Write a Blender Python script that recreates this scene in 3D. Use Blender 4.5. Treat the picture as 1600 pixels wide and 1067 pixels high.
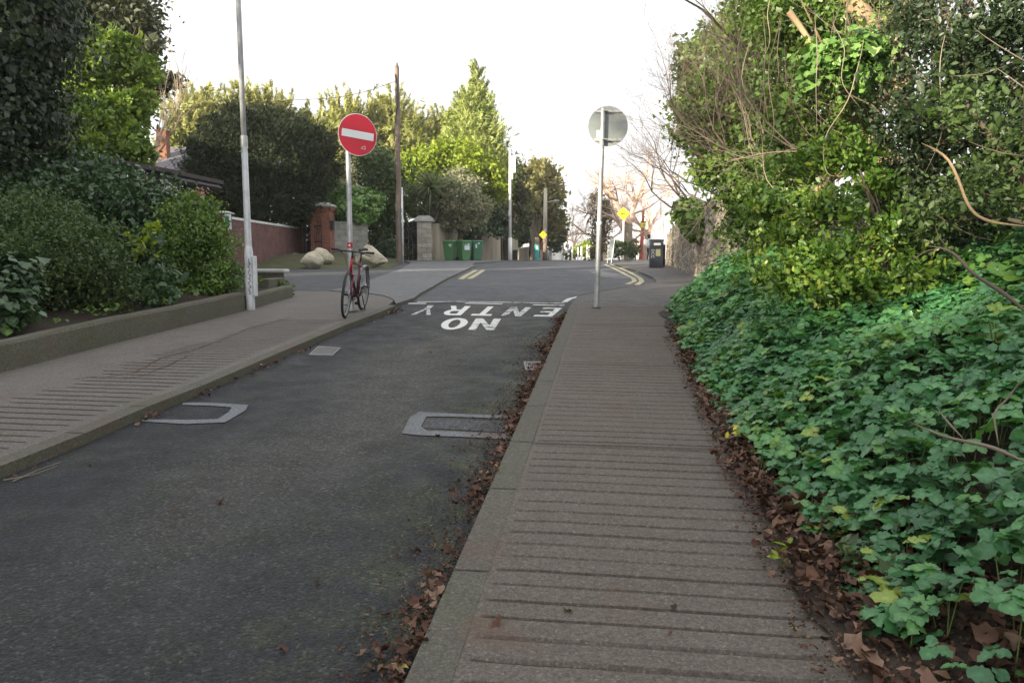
import bpy, bmesh, math, random
import numpy as np
from mathutils import Vector, Matrix, noise as mnoise

for o in list(bpy.data.objects): bpy.data.objects.remove(o)
SC = bpy.context.scene
COL = SC.collection
PI = math.pi
R = math.radians
random.seed(7)

# ---------------------------------------------------------------- camera
FPX = 1244.0; EYE = 1.47; PITCH = R(5.85)
cam_d = bpy.data.cameras.new('camera'); cam = bpy.data.objects.new('camera', cam_d); COL.objects.link(cam)
cam_d.sensor_width = 36; cam_d.lens = 36*FPX/1600; cam_d.clip_end = 3000; cam_d.clip_start = 0.05
cam.location = (0, 0, EYE); cam.rotation_euler = (PI/2-PITCH, 0, 0)
SC.camera = cam

# ---------------------------------------------------------------- sky, sun, exposure
SUN_EL, SUN_AZ = R(14), R(224)       # azimuth measured from +X, counter clockwise: the sun stands to the left, a little behind
world = bpy.data.worlds.new('World'); SC.world = world; world.use_nodes = True
wn = world.node_tree.nodes; wl = world.node_tree.links
sky = wn.new('ShaderNodeTexSky'); sky.sky_type = 'NISHITA'; sky.sun_disc = False
sky.sun_elevation = SUN_EL
sky.sun_rotation = PI/2-SUN_AZ
sky.air_density = 1.0; sky.dust_density = 3.0; sky.ozone_density = 1.0
hsv = wn.new('ShaderNodeHueSaturation'); hsv.inputs['Saturation'].default_value = 0.30
mx = wn.new('ShaderNodeMixRGB'); mx.inputs['Fac'].default_value = 0.80
mx.inputs['Color2'].default_value = (3.9, 3.95, 4.05, 1)      # thin bright cloud veil over the clear sky
wl.new(sky.outputs[0], hsv.inputs['Color']); wl.new(hsv.outputs[0], mx.inputs['Color1'])
bg = wn['Background']; bg.inputs['Strength'].default_value = 0.12
wl.new(mx.outputs[0], bg.inputs['Color'])
sun_d = bpy.data.lights.new('sun', 'SUN'); sun_d.energy = 5.0; sun_d.angle = R(0.5); sun_d.color = (1.0, 0.87, 0.66)
sun = bpy.data.objects.new('sun', sun_d); COL.objects.link(sun)
sdir = Vector((math.cos(SUN_EL)*math.cos(SUN_AZ), math.cos(SUN_EL)*math.sin(SUN_AZ), math.sin(SUN_EL)))
sun.rotation_euler = sdir.to_track_quat('Z', 'Y').to_euler()
SC.view_settings.view_transform = 'Standard'; SC.view_settings.look = 'None'
SC.view_settings.exposure = 1.5; SC.view_settings.gamma = 1; SC.view_settings.use_curve_mapping = False
SC.cycles.max_bounces = 7; SC.cycles.transparent_max_bounces = 8
SC.cycles.use_denoising = True

# ---------------------------------------------------------------- ground profile and pixel-to-ground survey
KN = [-60, 12.5, 13.5, 14.5, 16, 44, 900]
KS = [.0547, .047, .035, .025, .0212, 0.0]
KZ = [KN[0]*.0547]
for i in range(6): KZ.append(KZ[-1]+(KN[i+1]-KN[i])*KS[i])
def G(y): return float(np.interp(y, KN, KZ))
cp, sp_ = math.cos(PITCH), math.sin(PITCH)
def ray(px, py):
    a = (px-800)/FPX; b = -(py-533.5)/FPX
    return Vector((a, cp+b*sp_, -sp_+b*cp))
def at(px, py, Y):                    # the point at depth Y seen at a photo pixel
    d = ray(px, py); k = Y/d.y
    return Vector((d.x*k, Y, EYE+d.z*k))
def gp(px, py, dz=0.0):               # the ground point seen at a photo pixel
    d = ray(px, py)
    t = 0.5
    while t < 200:
        p = d*t
        if EYE+p.z <= G(p.y)+dz: break
        t *= 1.004
    return Vector((p.x, p.y, G(p.y)+dz))
A = R(6.9); T = Vector((math.sin(A), math.cos(A), 0)); N = Vector((math.cos(A), -math.sin(A), 0))
K0 = gp(887, 487, .06); K0.z = 0
K0 = K0 - T*(K0.y/T.y)                # kerb line origin at camera depth
def uv(u, v, dz=0.0):
    p = K0+T*u+N*v; return Vector((p.x, p.y, G(p.y)+dz))

# ---------------------------------------------------------------- materials
MATS = {}
def newmat(name):
    m = bpy.data.materials.new(name); m.use_nodes = True; MATS[name] = m
    nt = m.node_tree; return m, nt.nodes, nt.links, nt.nodes['Principled BSDF']
def nz(n, l, co, scale, detail=4, rough=.6):
    t = n.new('ShaderNodeTexNoise'); t.inputs['Scale'].default_value = scale; t.inputs['Detail'].default_value = detail
    t.inputs['Roughness'].default_value = rough; l.new(co, t.inputs['Vector']); return t.outputs['Fac']
def ramp(n, l, f, stops):
    r = n.new('ShaderNodeValToRGB'); l.new(f, r.inputs['Fac'])
    e = r.color_ramp.elements
    while len(e) < len(stops): e.new(.5)
    for k, (p, c) in enumerate(stops):
        e[k].position = p; e[k].color = (c[0], c[1], c[2], 1) if isinstance(c, tuple) else (c, c, c, 1)
    return r.outputs['Color']
def mixc(n, l, f, a, b, mode='MIX'):
    m = n.new('ShaderNodeMixRGB'); m.blend_type = mode
    for s, v in (('Fac', f), ('Color1', a), ('Color2', b)):
        if isinstance(v, (int, float)): m.inputs[s].default_value = v
        elif isinstance(v, tuple): m.inputs[s].default_value = (v[0], v[1], v[2], 1)
        else: l.new(v, m.inputs[s])
    return m.outputs['Color']
def math_(n, l, op, a, b=0.0, clamp=False):
    m = n.new('ShaderNodeMath'); m.operation = op; m.use_clamp = clamp
    for k, v in enumerate((a, b)):
        if isinstance(v, (int, float)): m.inputs[k].default_value = v
        else: l.new(v, m.inputs[k])
    return m.outputs[0]
def bump(n, l, b, h, strength, dist=.01):
    k = n.new('ShaderNodeBump'); k.inputs['Strength'].default_value = strength; k.inputs['Distance'].default_value = dist
    l.new(h, k.inputs['Height']); l.new(k.outputs[0], b.inputs['Normal']); return k
def coords(n, kind='Object'):
    return n.new('ShaderNodeTexCoord').outputs[kind]
def simple(name, c, rough=.6, metal=0.0, var=.15, scale=6, bmp=.1, dirt=None, bscale=40):
    m, n, l, b = newmat(name); co = coords(n)
    f = nz(n, l, co, scale)
    col = mixc(n, l, f, tuple(x*(1-var) for x in c), tuple(min(1, x*(1+var)) for x in c))
    if dirt:
        d = ramp(n, l, nz(n, l, co, scale*.7, 6, .7), [(.45, 0.0), (.68, 1.0)])
        col = mixc(n, l, d, col, dirt)
    l.new(col, b.inputs['Base Color']); b.inputs['Roughness'].default_value = rough; b.inputs['Metallic'].default_value = metal
    if bmp: bump(n, l, b, nz(n, l, co, bscale, 3), bmp, .01)
    return m
# asphalt: aggregate, worn wheel paths, moss film, damp patches
KV0 = K0.dot(N)
def asphalt(name, c, moss=.5, scale=150, worn=(.10, .098, .094), lane=False):
    m, n, l, b = newmat(name); co = coords(n)
    v = n.new('ShaderNodeTexVoronoi'); v.inputs['Scale'].default_value = scale; v.inputs['Randomness'].default_value = 1; l.new(co, v.inputs['Vector'])
    v2 = n.new('ShaderNodeTexVoronoi'); v2.inputs['Scale'].default_value = scale*.45; l.new(co, v2.inputs['Vector'])
    sepr = n.new('ShaderNodeSeparateColor'); l.new(v.outputs['Color'], sepr.inputs[0])
    base = mixc(n, l, nz(n, l, co, .9, 6, .7), tuple(x*.72 for x in c), tuple(x*1.35 for x in c))
    if lane:      # traffic has polished the middle of the lane; the sides keep their dark damp film
        dp = n.new('ShaderNodeVectorMath'); dp.operation = 'DOT_PRODUCT'; l.new(co, dp.inputs[0]); dp.inputs[1].default_value = (math.cos(A), -math.sin(A), 0)
        vv = math_(n, l, 'ADD', dp.outputs['Value'], -KV0+1.25)
        vv = math_(n, l, 'ADD', vv, math_(n, l, 'MULTIPLY', math_(n, l, 'SUBTRACT', nz(n, l, co, .8, 5, .65), .5), 1.6))
        wornf = ramp(n, l, math_(n, l, 'ABSOLUTE', vv), [(.15, 1.0), (.95, 0.0)])
        sy = n.new('ShaderNodeSeparateXYZ'); l.new(co, sy.inputs[0])      # the polished stretch fades out down the hill
        wornf = math_(n, l, 'MULTIPLY', wornf, ramp(n, l, math_(n, l, 'MULTIPLY', math_(n, l, 'ADD', sy.outputs[1], math_(n, l, 'MULTIPLY', nz(n, l, co, 1.1, 4), 1.5)), .1), [(.30, .12), (.58, 1.0)]))
    else: wornf = ramp(n, l, nz(n, l, co, .5, 5, .65), [(.42, 0.0), (.66, 1.0)])
    base = mixc(n, l, math_(n, l, 'MULTIPLY', wornf, .85), base, worn)
    mossf = ramp(n, l, nz(n, l, co, 1.7, 7, .72), [(.50, 0.0), (.72, 1.0)])
    base = mixc(n, l, math_(n, l, 'MULTIPLY', mossf, moss), base, (.040, .050, .026))
    if lane:      # moss and grit gather towards the right kerb
        vk = math_(n, l, 'ADD', dp.outputs['Value'], -KV0)
        mk = math_(n, l, 'MULTIPLY', ramp(n, l, math_(n, l, 'ADD', vk, 1.0), [(.0, 0.0), (.75, 1.0)]), ramp(n, l, nz(n, l, co, 4.5, 6, .75), [(.45, 0.0), (.62, .8)]))
        base = mixc(n, l, mk, base, (.050, .056, .024))
    spk = ramp(n, l, sepr.outputs[0], [(.0, .40), (.5, .8), (.9, 1.4), (1.0, 2.9)])
    base = mixc(n, l, 1.0, base, spk, 'MULTIPLY')
    l.new(base, b.inputs['Base Color'])
    rg = ramp(n, l, nz(n, l, co, 3.5, 4), [(.3, .58), (.7, .85)]); l.new(rg, b.inputs['Roughness'])
    h = math_(n, l, 'ADD', math_(n, l, 'MULTIPLY', v.outputs['Distance'], -1.0), math_(n, l, 'MULTIPLY', v2.outputs['Distance'], -.8))
    bump(n, l, b, h, .9, 1.1/scale)
    return m
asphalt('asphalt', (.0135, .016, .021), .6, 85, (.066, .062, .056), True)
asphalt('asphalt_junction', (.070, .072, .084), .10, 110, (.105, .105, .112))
asphalt('asphalt_dark', (.060, .064, .072), .25, 120, (.075, .078, .084))
asphalt('asphalt_pale', (.150, .152, .160), .05, 90, (.17, .17, .175))
asphalt('asphalt_path', (.105, .098, .096), .15, 110, (.12, .115, .11))
def concrete(name, c, moss=.3):
    m, n, l, b = newmat(name); co = coords(n)
    base = mixc(n, l, nz(n, l, co, 1.3, 7, .7), tuple(x*.74 for x in c), tuple(x*1.25 for x in c))
    st = ramp(n, l, nz(n, l, co, 3.1, 6, .75), [(.50, 0.0), (.64, 1.0)])
    base = mixc(n, l, math_(n, l, 'MULTIPLY', st, .35), base, (.115, .085, .068))
    ms = ramp(n, l, nz(n, l, co, 2.3, 6, .75), [(.52, 0.0), (.7, 1.0)])
    base = mixc(n, l, math_(n, l, 'MULTIPLY', ms, moss), base, (.085, .092, .045))
    v = n.new('ShaderNodeTexVoronoi'); v.inputs['Scale'].default_value = 140; l.new(co, v.inputs['Vector'])
    sepr = n.new('ShaderNodeSeparateColor'); l.new(v.outputs['Color'], sepr.inputs[0])
    spk = ramp(n, l, sepr.outputs[0], [(.0, .70), (.5, .95), (.94, 1.18), (1.0, 1.7)])
    base = mixc(n, l, 1.0, base, spk, 'MULTIPLY')
    base = mixc(n, l, 1.0, base, ramp(n, l, nz(n, l, co, 50, 4, .8), [(.3, .62), (.7, 1.3)]), 'MULTIPLY')
    rs = ramp(n, l, nz(n, l, co, 1.9, 3, .5), [(.60, 0.0), (.72, .45)]); base = mixc(n, l, rs, base, (.12, .070, .050))
    l.new(base, b.inputs['Base Color']); b.inputs['Roughness'].default_value = .82
    bump(n, l, b, math_(n, l, 'ADD', nz(n, l, co, 90, 4, .8), math_(n, l, 'MULTIPLY', nz(n, l, co, 8, 4), 1.5)), .55, .008)
    return m
concrete('concrete', (.128, .109, .092), .4)
concrete('concrete_left', (.140, .126, .114), .4)
concrete('kerb_concrete', (.105, .097, .078), .6)
concrete('mossy_concrete', (.105, .100, .072), .85)
concrete('groove_dirt', (.050, .044, .036), .3)
concrete('patch_concrete', (.165, .175, .19), .25)
simple('moss_grass', (.060, .070, .022), .95, 0, .5, 3, .8, (.10, .085, .05), 60)
simple('soil', (.030, .022, .016), .95, 0, .6, 25, 1.0, (.065, .042, .028), 60)
simple('terrain_grass', (.05, .06, .025), .95, 0, .4, .8, .5, (.08, .07, .04))
def leafmat(name, cols, rough=.42, trans=.22, spec=.5):
    m, n, l, b = newmat(name)
    at_ = n.new('ShaderNodeAttribute'); at_.attribute_name = 'rnd'
    cm = ramp(n, l, at_.outputs['Fac'], [(k/(len(cols)-1), c) for k, c in enumerate(cols)])
    co = coords(n)
    cm = mixc(n, l, 1.0, cm, ramp(n, l, nz(n, l, co, 2.2, 3), [(.3, .78), (.7, 1.25)]), 'MULTIPLY')
    ar = n.new('ShaderNodeAttribute'); ar.attribute_name = 'rim'      # paler towards the midrib
    cm = mixc(n, l, 1.0, cm, ramp(n, l, ar.outputs['Fac'], [(0.0, 1.35), (.35, 1.0), (1.0, .88)]), 'MULTIPLY')
    cm = mixc(n, l, 1.0, cm, ramp(n, l, nz(n, l, co, 45, 3), [(.3, .82), (.7, 1.15)]), 'MULTIPLY')
    l.new(cm, b.inputs['Base Color']); b.inputs['Roughness'].default_value = rough; b.inputs['Specular IOR Level'].default_value = spec
    tr = n.new('ShaderNodeBsdfTranslucent'); l.new(mixc(n, l, 1.0, cm, (1.5, 1.45, .6), 'MULTIPLY'), tr.inputs['Color'])
    ms = n.new('ShaderNodeMixShader'); ms.inputs[0].default_value = trans
    out = n['Material Output']; l.new(b.outputs[0], ms.inputs[1]); l.new(tr.outputs[0], ms.inputs[2]); l.new(ms.outputs[0], out.inputs['Surface'])
    return m
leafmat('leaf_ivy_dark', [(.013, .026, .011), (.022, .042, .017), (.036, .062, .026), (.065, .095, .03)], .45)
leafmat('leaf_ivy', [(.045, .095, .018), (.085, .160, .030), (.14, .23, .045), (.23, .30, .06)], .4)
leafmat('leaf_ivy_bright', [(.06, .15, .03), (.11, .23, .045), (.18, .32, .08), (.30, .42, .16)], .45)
leafmat('leaf_euonymus', [(.035, .085, .016), (.060, .13, .020), (.095, .185, .026), (.14, .235, .030), (.32, .35, .07)], .38, .25)
leafmat('leaf_cover', [(.046, .150, .060), (.066, .205, .078), (.095, .265, .092), (.14, .32, .085), (.34, .42, .07)], .34, .22)
leafmat('leaf_round', [(.080, .20, .030), (.11, .24, .040), (.15, .28, .05), (.22, .32, .06)], .42, .2)
leafmat('leaf_yellow', [(.55, .45, .05), (.62, .55, .10), (.40, .42, .06)], .5, .25)
leafmat('leaf_dead', [(.075, .036, .024), (.12, .058, .038), (.048, .028, .019), (.165, .085, .055), (.26, .17, .12)], .7, .08, .3)
leafmat('leaf_yew', [(.018, .030, .010), (.027, .041, .013), (.038, .052, .016)], .6, .1, .3)
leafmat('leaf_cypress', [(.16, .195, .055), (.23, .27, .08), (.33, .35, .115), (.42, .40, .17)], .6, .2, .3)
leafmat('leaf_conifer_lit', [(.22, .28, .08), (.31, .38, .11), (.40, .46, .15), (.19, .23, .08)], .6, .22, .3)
leafmat('leaf_lime', [(.16, .23, .02), (.22, .30, .025), (.30, .37, .035)], .5, .25, .3)
leafmat('leaf_mid', [(.034, .062, .018), (.056, .098, .026), (.085, .135, .036)], .5)
leafmat('leaf_bright', [(.06, .12, .02), (.09, .17, .028), (.14, .23, .04)], .45, .25)
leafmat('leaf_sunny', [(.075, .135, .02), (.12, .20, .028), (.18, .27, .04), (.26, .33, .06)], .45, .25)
leafmat('leaf_bluegreen', [(.034, .075, .030), (.055, .105, .044), (.085, .14, .065)], .35, .12)
leafmat('leaf_holm', [(.045, .060, .028), (.070, .085, .038), (.10, .115, .05)], .55)
leafmat('leaf_olive_lit', [(.15, .15, .05), (.22, .21, .07), (.28, .26, .11)], .55)  # sunlit olive tone put into the holm oak leaf colour
leafmat('leaf_grey', [(.16, .175, .10), (.25, .26, .16), (.36, .36, .25), (.11, .13, .065)], .5)
leafmat('leaf_spike', [(.12, .17, .07), (.17, .23, .10), (.25, .29, .14)], .5)
leafmat('leaf_dry', [(.11, .085, .05), (.17, .13, .08), (.22, .18, .11)], .7)
leafmat('petal_pink', [(.42, .14, .17), (.50, .25, .26)], .5, .25)
leafmat('twig_sunlit_haze', [(.40, .29, .22), (.50, .38, .29)], .8, .0, .1)  # peach glare of the sunlit far trees put into the twig colour
simple('bark', (.095, .072, .052), .9, 0, .45, 14, 1.0, (.06, .07, .035), 30)
simple('bark_pale', (.30, .25, .19), .85, 0, .3, 8, .6, (.16, .13, .09), 30)
simple('bark_lit', (.34, .24, .14), .9, 0, .35, 6, 1.0, (.18, .12, .07), 25)  # lit copy of the bark: warm sunlight put into the colour
simple('twig', (.115, .085, .065), .85, 0, .3, 9, .3)
simple('birch', (.50, .40, .29), .8, 0, .3, 5, .3, (.25, .18, .12))
simple('twig_fine', (.20, .155, .125), .85, 0, .3, 9, .3)
simple('twig_pale', (.22, .18, .13), .8, 0, .25, 9, .3)
simple('pole_wood', (.20, .155, .125), .85, 0, .3, 3, .6, (.13, .10, .08), 30)
simple('wood_sunlit', (.52, .48, .38), .8, 0, .15, 3, .2)  # sunlight on the upper pole put into the wood colour
simple('galvanised', (.54, .55, .56), .42, .4, .14, 7, .1, (.30, .30, .29))
simple('lamp_paint', (.66, .675, .70), .38, .15, .07, 5, .05, (.40, .42, .42))
simple('grey_back', (.25, .285, .295), .75, .0, .06, 4, .04, (.29, .31, .30))
simple('sign_red', (.50, .012, .035), .4, 0, .08, 5, .03, (.42, .02, .04))
simple('sign_white', (.62, .66, .70), .4, 0, .05, 5, .03)
simple('sign_yellow', (.75, .62, .02), .5, 0, .05, 5, .03)
simple('paint_white', (.78, .78, .76), .6, 0, .06, 2, .1)
simple('render_white', (.72, .71, .68), .8, 0, .1, 2, .2, (.5, .49, .45))
simple('coping_white', (.55, .55, .53), .75, 0, .12, 4, .3, (.36, .36, .32))
simple('black_rubber', (.018, .018, .020), .65, 0, .2, 20, .1)
simple('black_paint', (.012, .012, .014), .35, 0, .1, 9, .03)
simple('bike_red', (.42, .010, .035), .28, 0, .1, 9, .02)
simple('bike_maroon', (.10, .012, .028), .3, 0, .1, 9, .02)
simple('steel', (.55, .56, .58), .3, .9, .05, 9, .0)
simple('fender_grey', (.22, .23, .24), .4, .2, .1, 9, .0)
simple('bin_green', (.075, .205, .080), .5, 0, .08, 3, .04, (.09, .21, .095))
simple('bin_green_dark', (.045, .155, .085), .5, 0, .08, 3, .04)
simple('litter_bin_grey', (.040, .048, .066), .45, 0, .1, 3, .04)
simple('gate_black', (.010, .009, .012), .5, 0, .2, 3, .05)
simple('iron', (.035, .024, .022), .6, .3, .3, 9, .1)
simple('teal', (.06, .42, .43), .5, 0, .15, 2, .1)
simple('slate', (.15, .145, .16), .7, 0, .25, 6, .4)
simple('brick_plain', (.24, .10, .06), .85, 0, .3, 6, .3)
simple('boulder', (.50, .455, .35), .9, 0, .22, 3.2, .8, (.27, .25, .17), 14)
simple('red_paint', (.42, .07, .07), .5, 0, .1, 3, .03)
simple('skin', (.45, .28, .2), .6, 0, .1, 5, 0)
simple('cloth_pale', (.60, .62, .62), .9, 0, .1, 9, .1)
simple('cloth_dark', (.014, .015, .022), .9, 0, .1, 9, .1)
simple('hair_dark', (.02, .015, .012), .7, 0, .1, 9, .1)
simple('hazy_grey', (.30, .31, .32), .8, 0, .1, 1, .1)
simple('coping_yellow', (.42, .42, .24), .6, 0, .1, 9, .05)
simple('leafdoor', (.016, .03, .022), .5)
def brickmat(name, c1, c2, mortar, bw=.225, bh=.075):
    m, n, l, b = newmat(name); co = coords(n)
    s = n.new('ShaderNodeSeparateXYZ'); l.new(co, s.inputs[0])
    c = n.new('ShaderNodeCombineXYZ'); l.new(math_(n, l, 'ADD', s.outputs[0], s.outputs[1]), c.inputs[0]); l.new(s.outputs[2], c.inputs[1])
    t = n.new('ShaderNodeTexBrick'); l.new(c.outputs[0], t.inputs['Vector']); t.inputs['Scale'].default_value = 1
    t.inputs['Brick Width'].default_value = bw; t.inputs['Row Height'].default_value = bh; t.inputs['Mortar Size'].default_value = .008
    t.inputs['Color1'].default_value = (*c1, 1); t.inputs['Color2'].default_value = (*c2, 1); t.inputs['Mortar'].default_value = (*mortar, 1)
    col = mixc(n, l, 1.0, t.outputs['Color'], ramp(n, l, nz(n, l, co, 2.2, 6, .75), [(.3, .55), (.7, 1.35)]), 'MULTIPLY')
    l.new(col, b.inputs['Base Color']); b.inputs['Roughness'].default_value = .88
    bump(n, l, b, math_(n, l, 'SUBTRACT', 1.0, t.outputs['Fac']), .6, .01); return m
brickmat('brick', (.150, .052, .045), (.105, .036, .036), (.165, .135, .125))
brickmat('brick_orange', (.27, .085, .045), (.20, .060, .038), (.24, .19, .15))
brickmat('granite_blocks', (.52, .49, .43), (.36, .335, .28), (.18, .16, .12), .52, .27)
brickmat('pale_blocks', (.30, .30, .265), (.25, .25, .22), (.14, .135, .11), .55, .27)
def rubble(name, c1, c2, scale=4.2):
    m, n, l, b = newmat(name); co = coords(n)
    mp = n.new('ShaderNodeMapping'); mp.inputs['Scale'].default_value = (.6, .6, 1.45); l.new(co, mp.inputs['Vector'])
    v = n.new('ShaderNodeTexVoronoi'); v.inputs['Scale'].default_value = scale; l.new(mp.outputs[0], v.inputs['Vector'])
    ve = n.new('ShaderNodeTexVoronoi'); ve.feature = 'DISTANCE_TO_EDGE'; ve.inputs['Scale'].default_value = scale; l.new(mp.outputs[0], ve.inputs['Vector'])
    sc = n.new('ShaderNodeSeparateColor'); l.new(v.outputs['Color'], sc.inputs[0])
    col = mixc(n, l, sc.outputs[0], c1, c2)
    col = mixc(n, l, 1.0, col, ramp(n, l, nz(n, l, co, 9, 6, .75), [(.3, .6), (.7, 1.3)]), 'MULTIPLY')
    e = ramp(n, l, ve.outputs['Distance'], [(.0, 0.0), (.05, 1.0)])
    col = mixc(n, l, e, (.14, .115, .085), col)
    l.new(col, b.inputs['Base Color']); b.inputs['Roughness'].default_value = .9
    bump(n, l, b, e, .9, .04); return m
rubble('rubble_wall', (.22, .19, .15), (.42, .37, .30))
rubble('pale_rubble', (.33, .33, .29), (.25, .25, .22), 1.6)
def renderedwall():
    m, n, l, b = newmat('old_render'); co = coords(n)
    s = n.new('ShaderNodeMapping'); s.inputs['Scale'].default_value = (2.6, 2.6, .18); l.new(co, s.inputs['Vector'])
    st = nz(n, l, s.outputs[0], 1.2, 7, .75)
    col = mixc(n, l, ramp(n, l, st, [(.35, 0.0), (.65, 1.0)]), (.27, .235, .17), (.46, .41, .32))
    col = mixc(n, l, ramp(n, l, nz(n, l, co, .9, 6, .7), [(.5, 0.0), (.72, .7)]), col, (.20, .19, .14))
    l.new(col, b.inputs['Base Color']); b.inputs['Roughness'].default_value = .9
    bump(n, l, b, nz(n, l, co, 18, 5), .5, .02)
renderedwall()
# road paint: worn through to the road where the noise eats it
def paint(name, c, wear):
    m, n, l, b = newmat(name); co = coords(n)
    f = ramp(n, l, nz(n, l, co, 9, 8, .8), [(wear-.03, 0.0), (wear+.03, 1.0)])
    c2 = mixc(n, l, nz(n, l, co, 30, 3), tuple(x*.8 for x in c), c)
    l.new(mixc(n, l, f, (.075, .078, .085), c2), b.inputs['Base Color']); b.inputs['Roughness'].default_value = .7
    bump(n, l, b, nz(n, l, co, 90, 3), .4, .004)
paint('paint_road', (.78, .78, .76), .38); paint('paint_road_worn', (.72, .72, .71), .49); paint('paint_yellow', (.50, .45, .27), .42)
paint('paint_road_mid', (.74, .74, .72), .45)

# ---------------------------------------------------------------- mesh helpers
class MB:
    def __init__(s): s.v = []; s.f = []; s.m = []
    def add(s, vs, fs, mi=0):
        o = len(s.v); s.v += [tuple(p) for p in vs]; s.f += [tuple(i+o for i in f) for f in fs]; s.m += [mi]*len(fs); return s
    def box(s, c, sz, rot=None, mi=0, taper=1.0):
        cx, cy, cz = c; x, y, z = sz[0]/2, sz[1]/2, sz[2]/2
        vs = [Vector((a*x*(taper if d > 0 else 1), b*y*(taper if d > 0 else 1), d*z)) for d in (-1, 1) for a, b in ((-1, -1), (1, -1), (1, 1), (-1, 1))]
        if rot is not None: vs = [rot @ v for v in vs]
        vs = [v+Vector(c) for v in vs]
        return s.add(vs, [(3, 2, 1, 0), (4, 5, 6, 7), (0, 1, 5, 4), (1, 2, 6, 5), (2, 3, 7, 6), (3, 0, 4, 7)], mi)
    def tube(s, pts, r, n=8, cap=True, mi=0, closed=False):
        pts = [Vector(p) for p in pts]; k = len(pts)
        rs = r if isinstance(r, (list, tuple)) else [r]*k
        vs = []; prev = None
        for i, p in enumerate(pts):
            if closed: d = pts[(i+1) % k]-pts[i-1]
            else: d = pts[min(i+1, k-1)]-pts[max(i-1, 0)]
            d.normalize()
            if prev is None:
                a = Vector((0, 0, 1)) if abs(d.z) < .9 else Vector((1, 0, 0)); e1 = d.cross(a).normalized()
            else: e1 = (prev-d*prev.dot(d)).normalized()
            prev = e1; e2 = d.cross(e1)
            for j in range(n):
                t = 2*PI*j/n; vs.append(p+(e1*math.cos(t)+e2*math.sin(t))*rs[i])
        fs = []
        for i in range(k if closed else k-1):
            for j in range(n):
                a = i*n+j; b2 = i*n+(j+1) % n; c = ((i+1) % k)*n+(j+1) % n; d2 = ((i+1) % k)*n+j
                fs.append((a, b2, c, d2))
        if cap and not closed: fs += [tuple(range(n-1, -1, -1)), tuple(range((k-1)*n, k*n))]
        return s.add(vs, fs, mi)
    def cyl(s, a, b, r, n=12, mi=0, r2=None): return s.tube([a, b], [r, r if r2 is None else r2], n, True, mi)
    def torus(s, c, axis, R1, r, n=40, m=8, mi=0, a0=0, a1=2*PI):
        ax = Vector(axis).normalized(); q = ax.to_track_quat('Z', 'Y'); full = abs(a1-a0-2*PI) < 1e-6
        pts = [Vector(c)+q @ Vector((R1*math.cos(a0+(a1-a0)*i/n), R1*math.sin(a0+(a1-a0)*i/n), 0)) for i in range(n if full else n+1)]
        return s.tube(pts, r, m, True, mi, closed=full)
    def prism(s, poly, z0, z1, mi=0):
        k = len(poly); vs = [(p[0], p[1], z0) for p in poly]+[(p[0], p[1], z1) for p in poly]
        return s.add(vs, [tuple(range(k-1, -1, -1)), tuple(range(k, 2*k))]+[(i, (i+1) % k, k+(i+1) % k, k+i) for i in range(k)], mi)
    def disc(s, c, axis, r, th, n=40, mi=0):
        ax = Vector(axis).normalized(); return s.cyl(Vector(c)-ax*th/2, Vector(c)+ax*th/2, r, n, mi)
    def xf(s, M):
        s.v = [tuple(M @ Vector(p)) for p in s.v]; return s
    def build(s, name, mats, parent=None, smooth=False, world=False, bevel=0, auto=False):
        me = bpy.data.meshes.new(name)
        off = parent.location if (parent is not None and world) else Vector((0, 0, 0))
        me.from_pydata([(p[0]-off[0], p[1]-off[1], p[2]-off[2]) for p in s.v], [], s.f)
        if isinstance(mats, str): mats = [mats]
        for m in mats: me.materials.append(MATS[m])
        if len(mats) > 1: me.polygons.foreach_set('material_index', s.m)
        if smooth: me.polygons.foreach_set('use_smooth', [True]*len(me.polygons))
        me.update()
        o = bpy.data.objects.new(name, me); COL.objects.link(o)
        if parent is not None: o.parent = parent
        if bevel:
            bv = o.modifiers.new('bevel', 'BEVEL'); bv.width = bevel; bv.segments = 2; bv.limit_method = 'ANGLE'
        if auto:
            es = o.modifiers.new('split', 'EDGE_SPLIT'); es.split_angle = R(40)
        return o
def tag(o, label, cat, group=None, kind=None):
    if label: o['label'] = label
    if cat: o['category'] = cat
    if group: o['group'] = group
    if kind: o['kind'] = kind
    return o
def thing(name, label, cat, loc=(0, 0, 0), rotz=0, group=None, rot=None):
    o = bpy.data.objects.new(name, None); COL.objects.link(o); o.location = loc
    o.rotation_euler = rot if rot else (0, 0, rotz)
    o.empty_display_size = .2
    return tag(o, label, cat, group)
def structure(o): o['kind'] = 'structure'; return o
def inst(root, loc, rotz, label):
    r = root.copy(); COL.objects.link(r); r.location = loc; r.rotation_euler = (0, 0, rotz); r['label'] = label
    for ch in list(root.children):
        c = ch.copy(); COL.objects.link(c); c.parent = r
        for g in ch.children:
            d = g.copy(); COL.objects.link(d); d.parent = c
    return r
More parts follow.
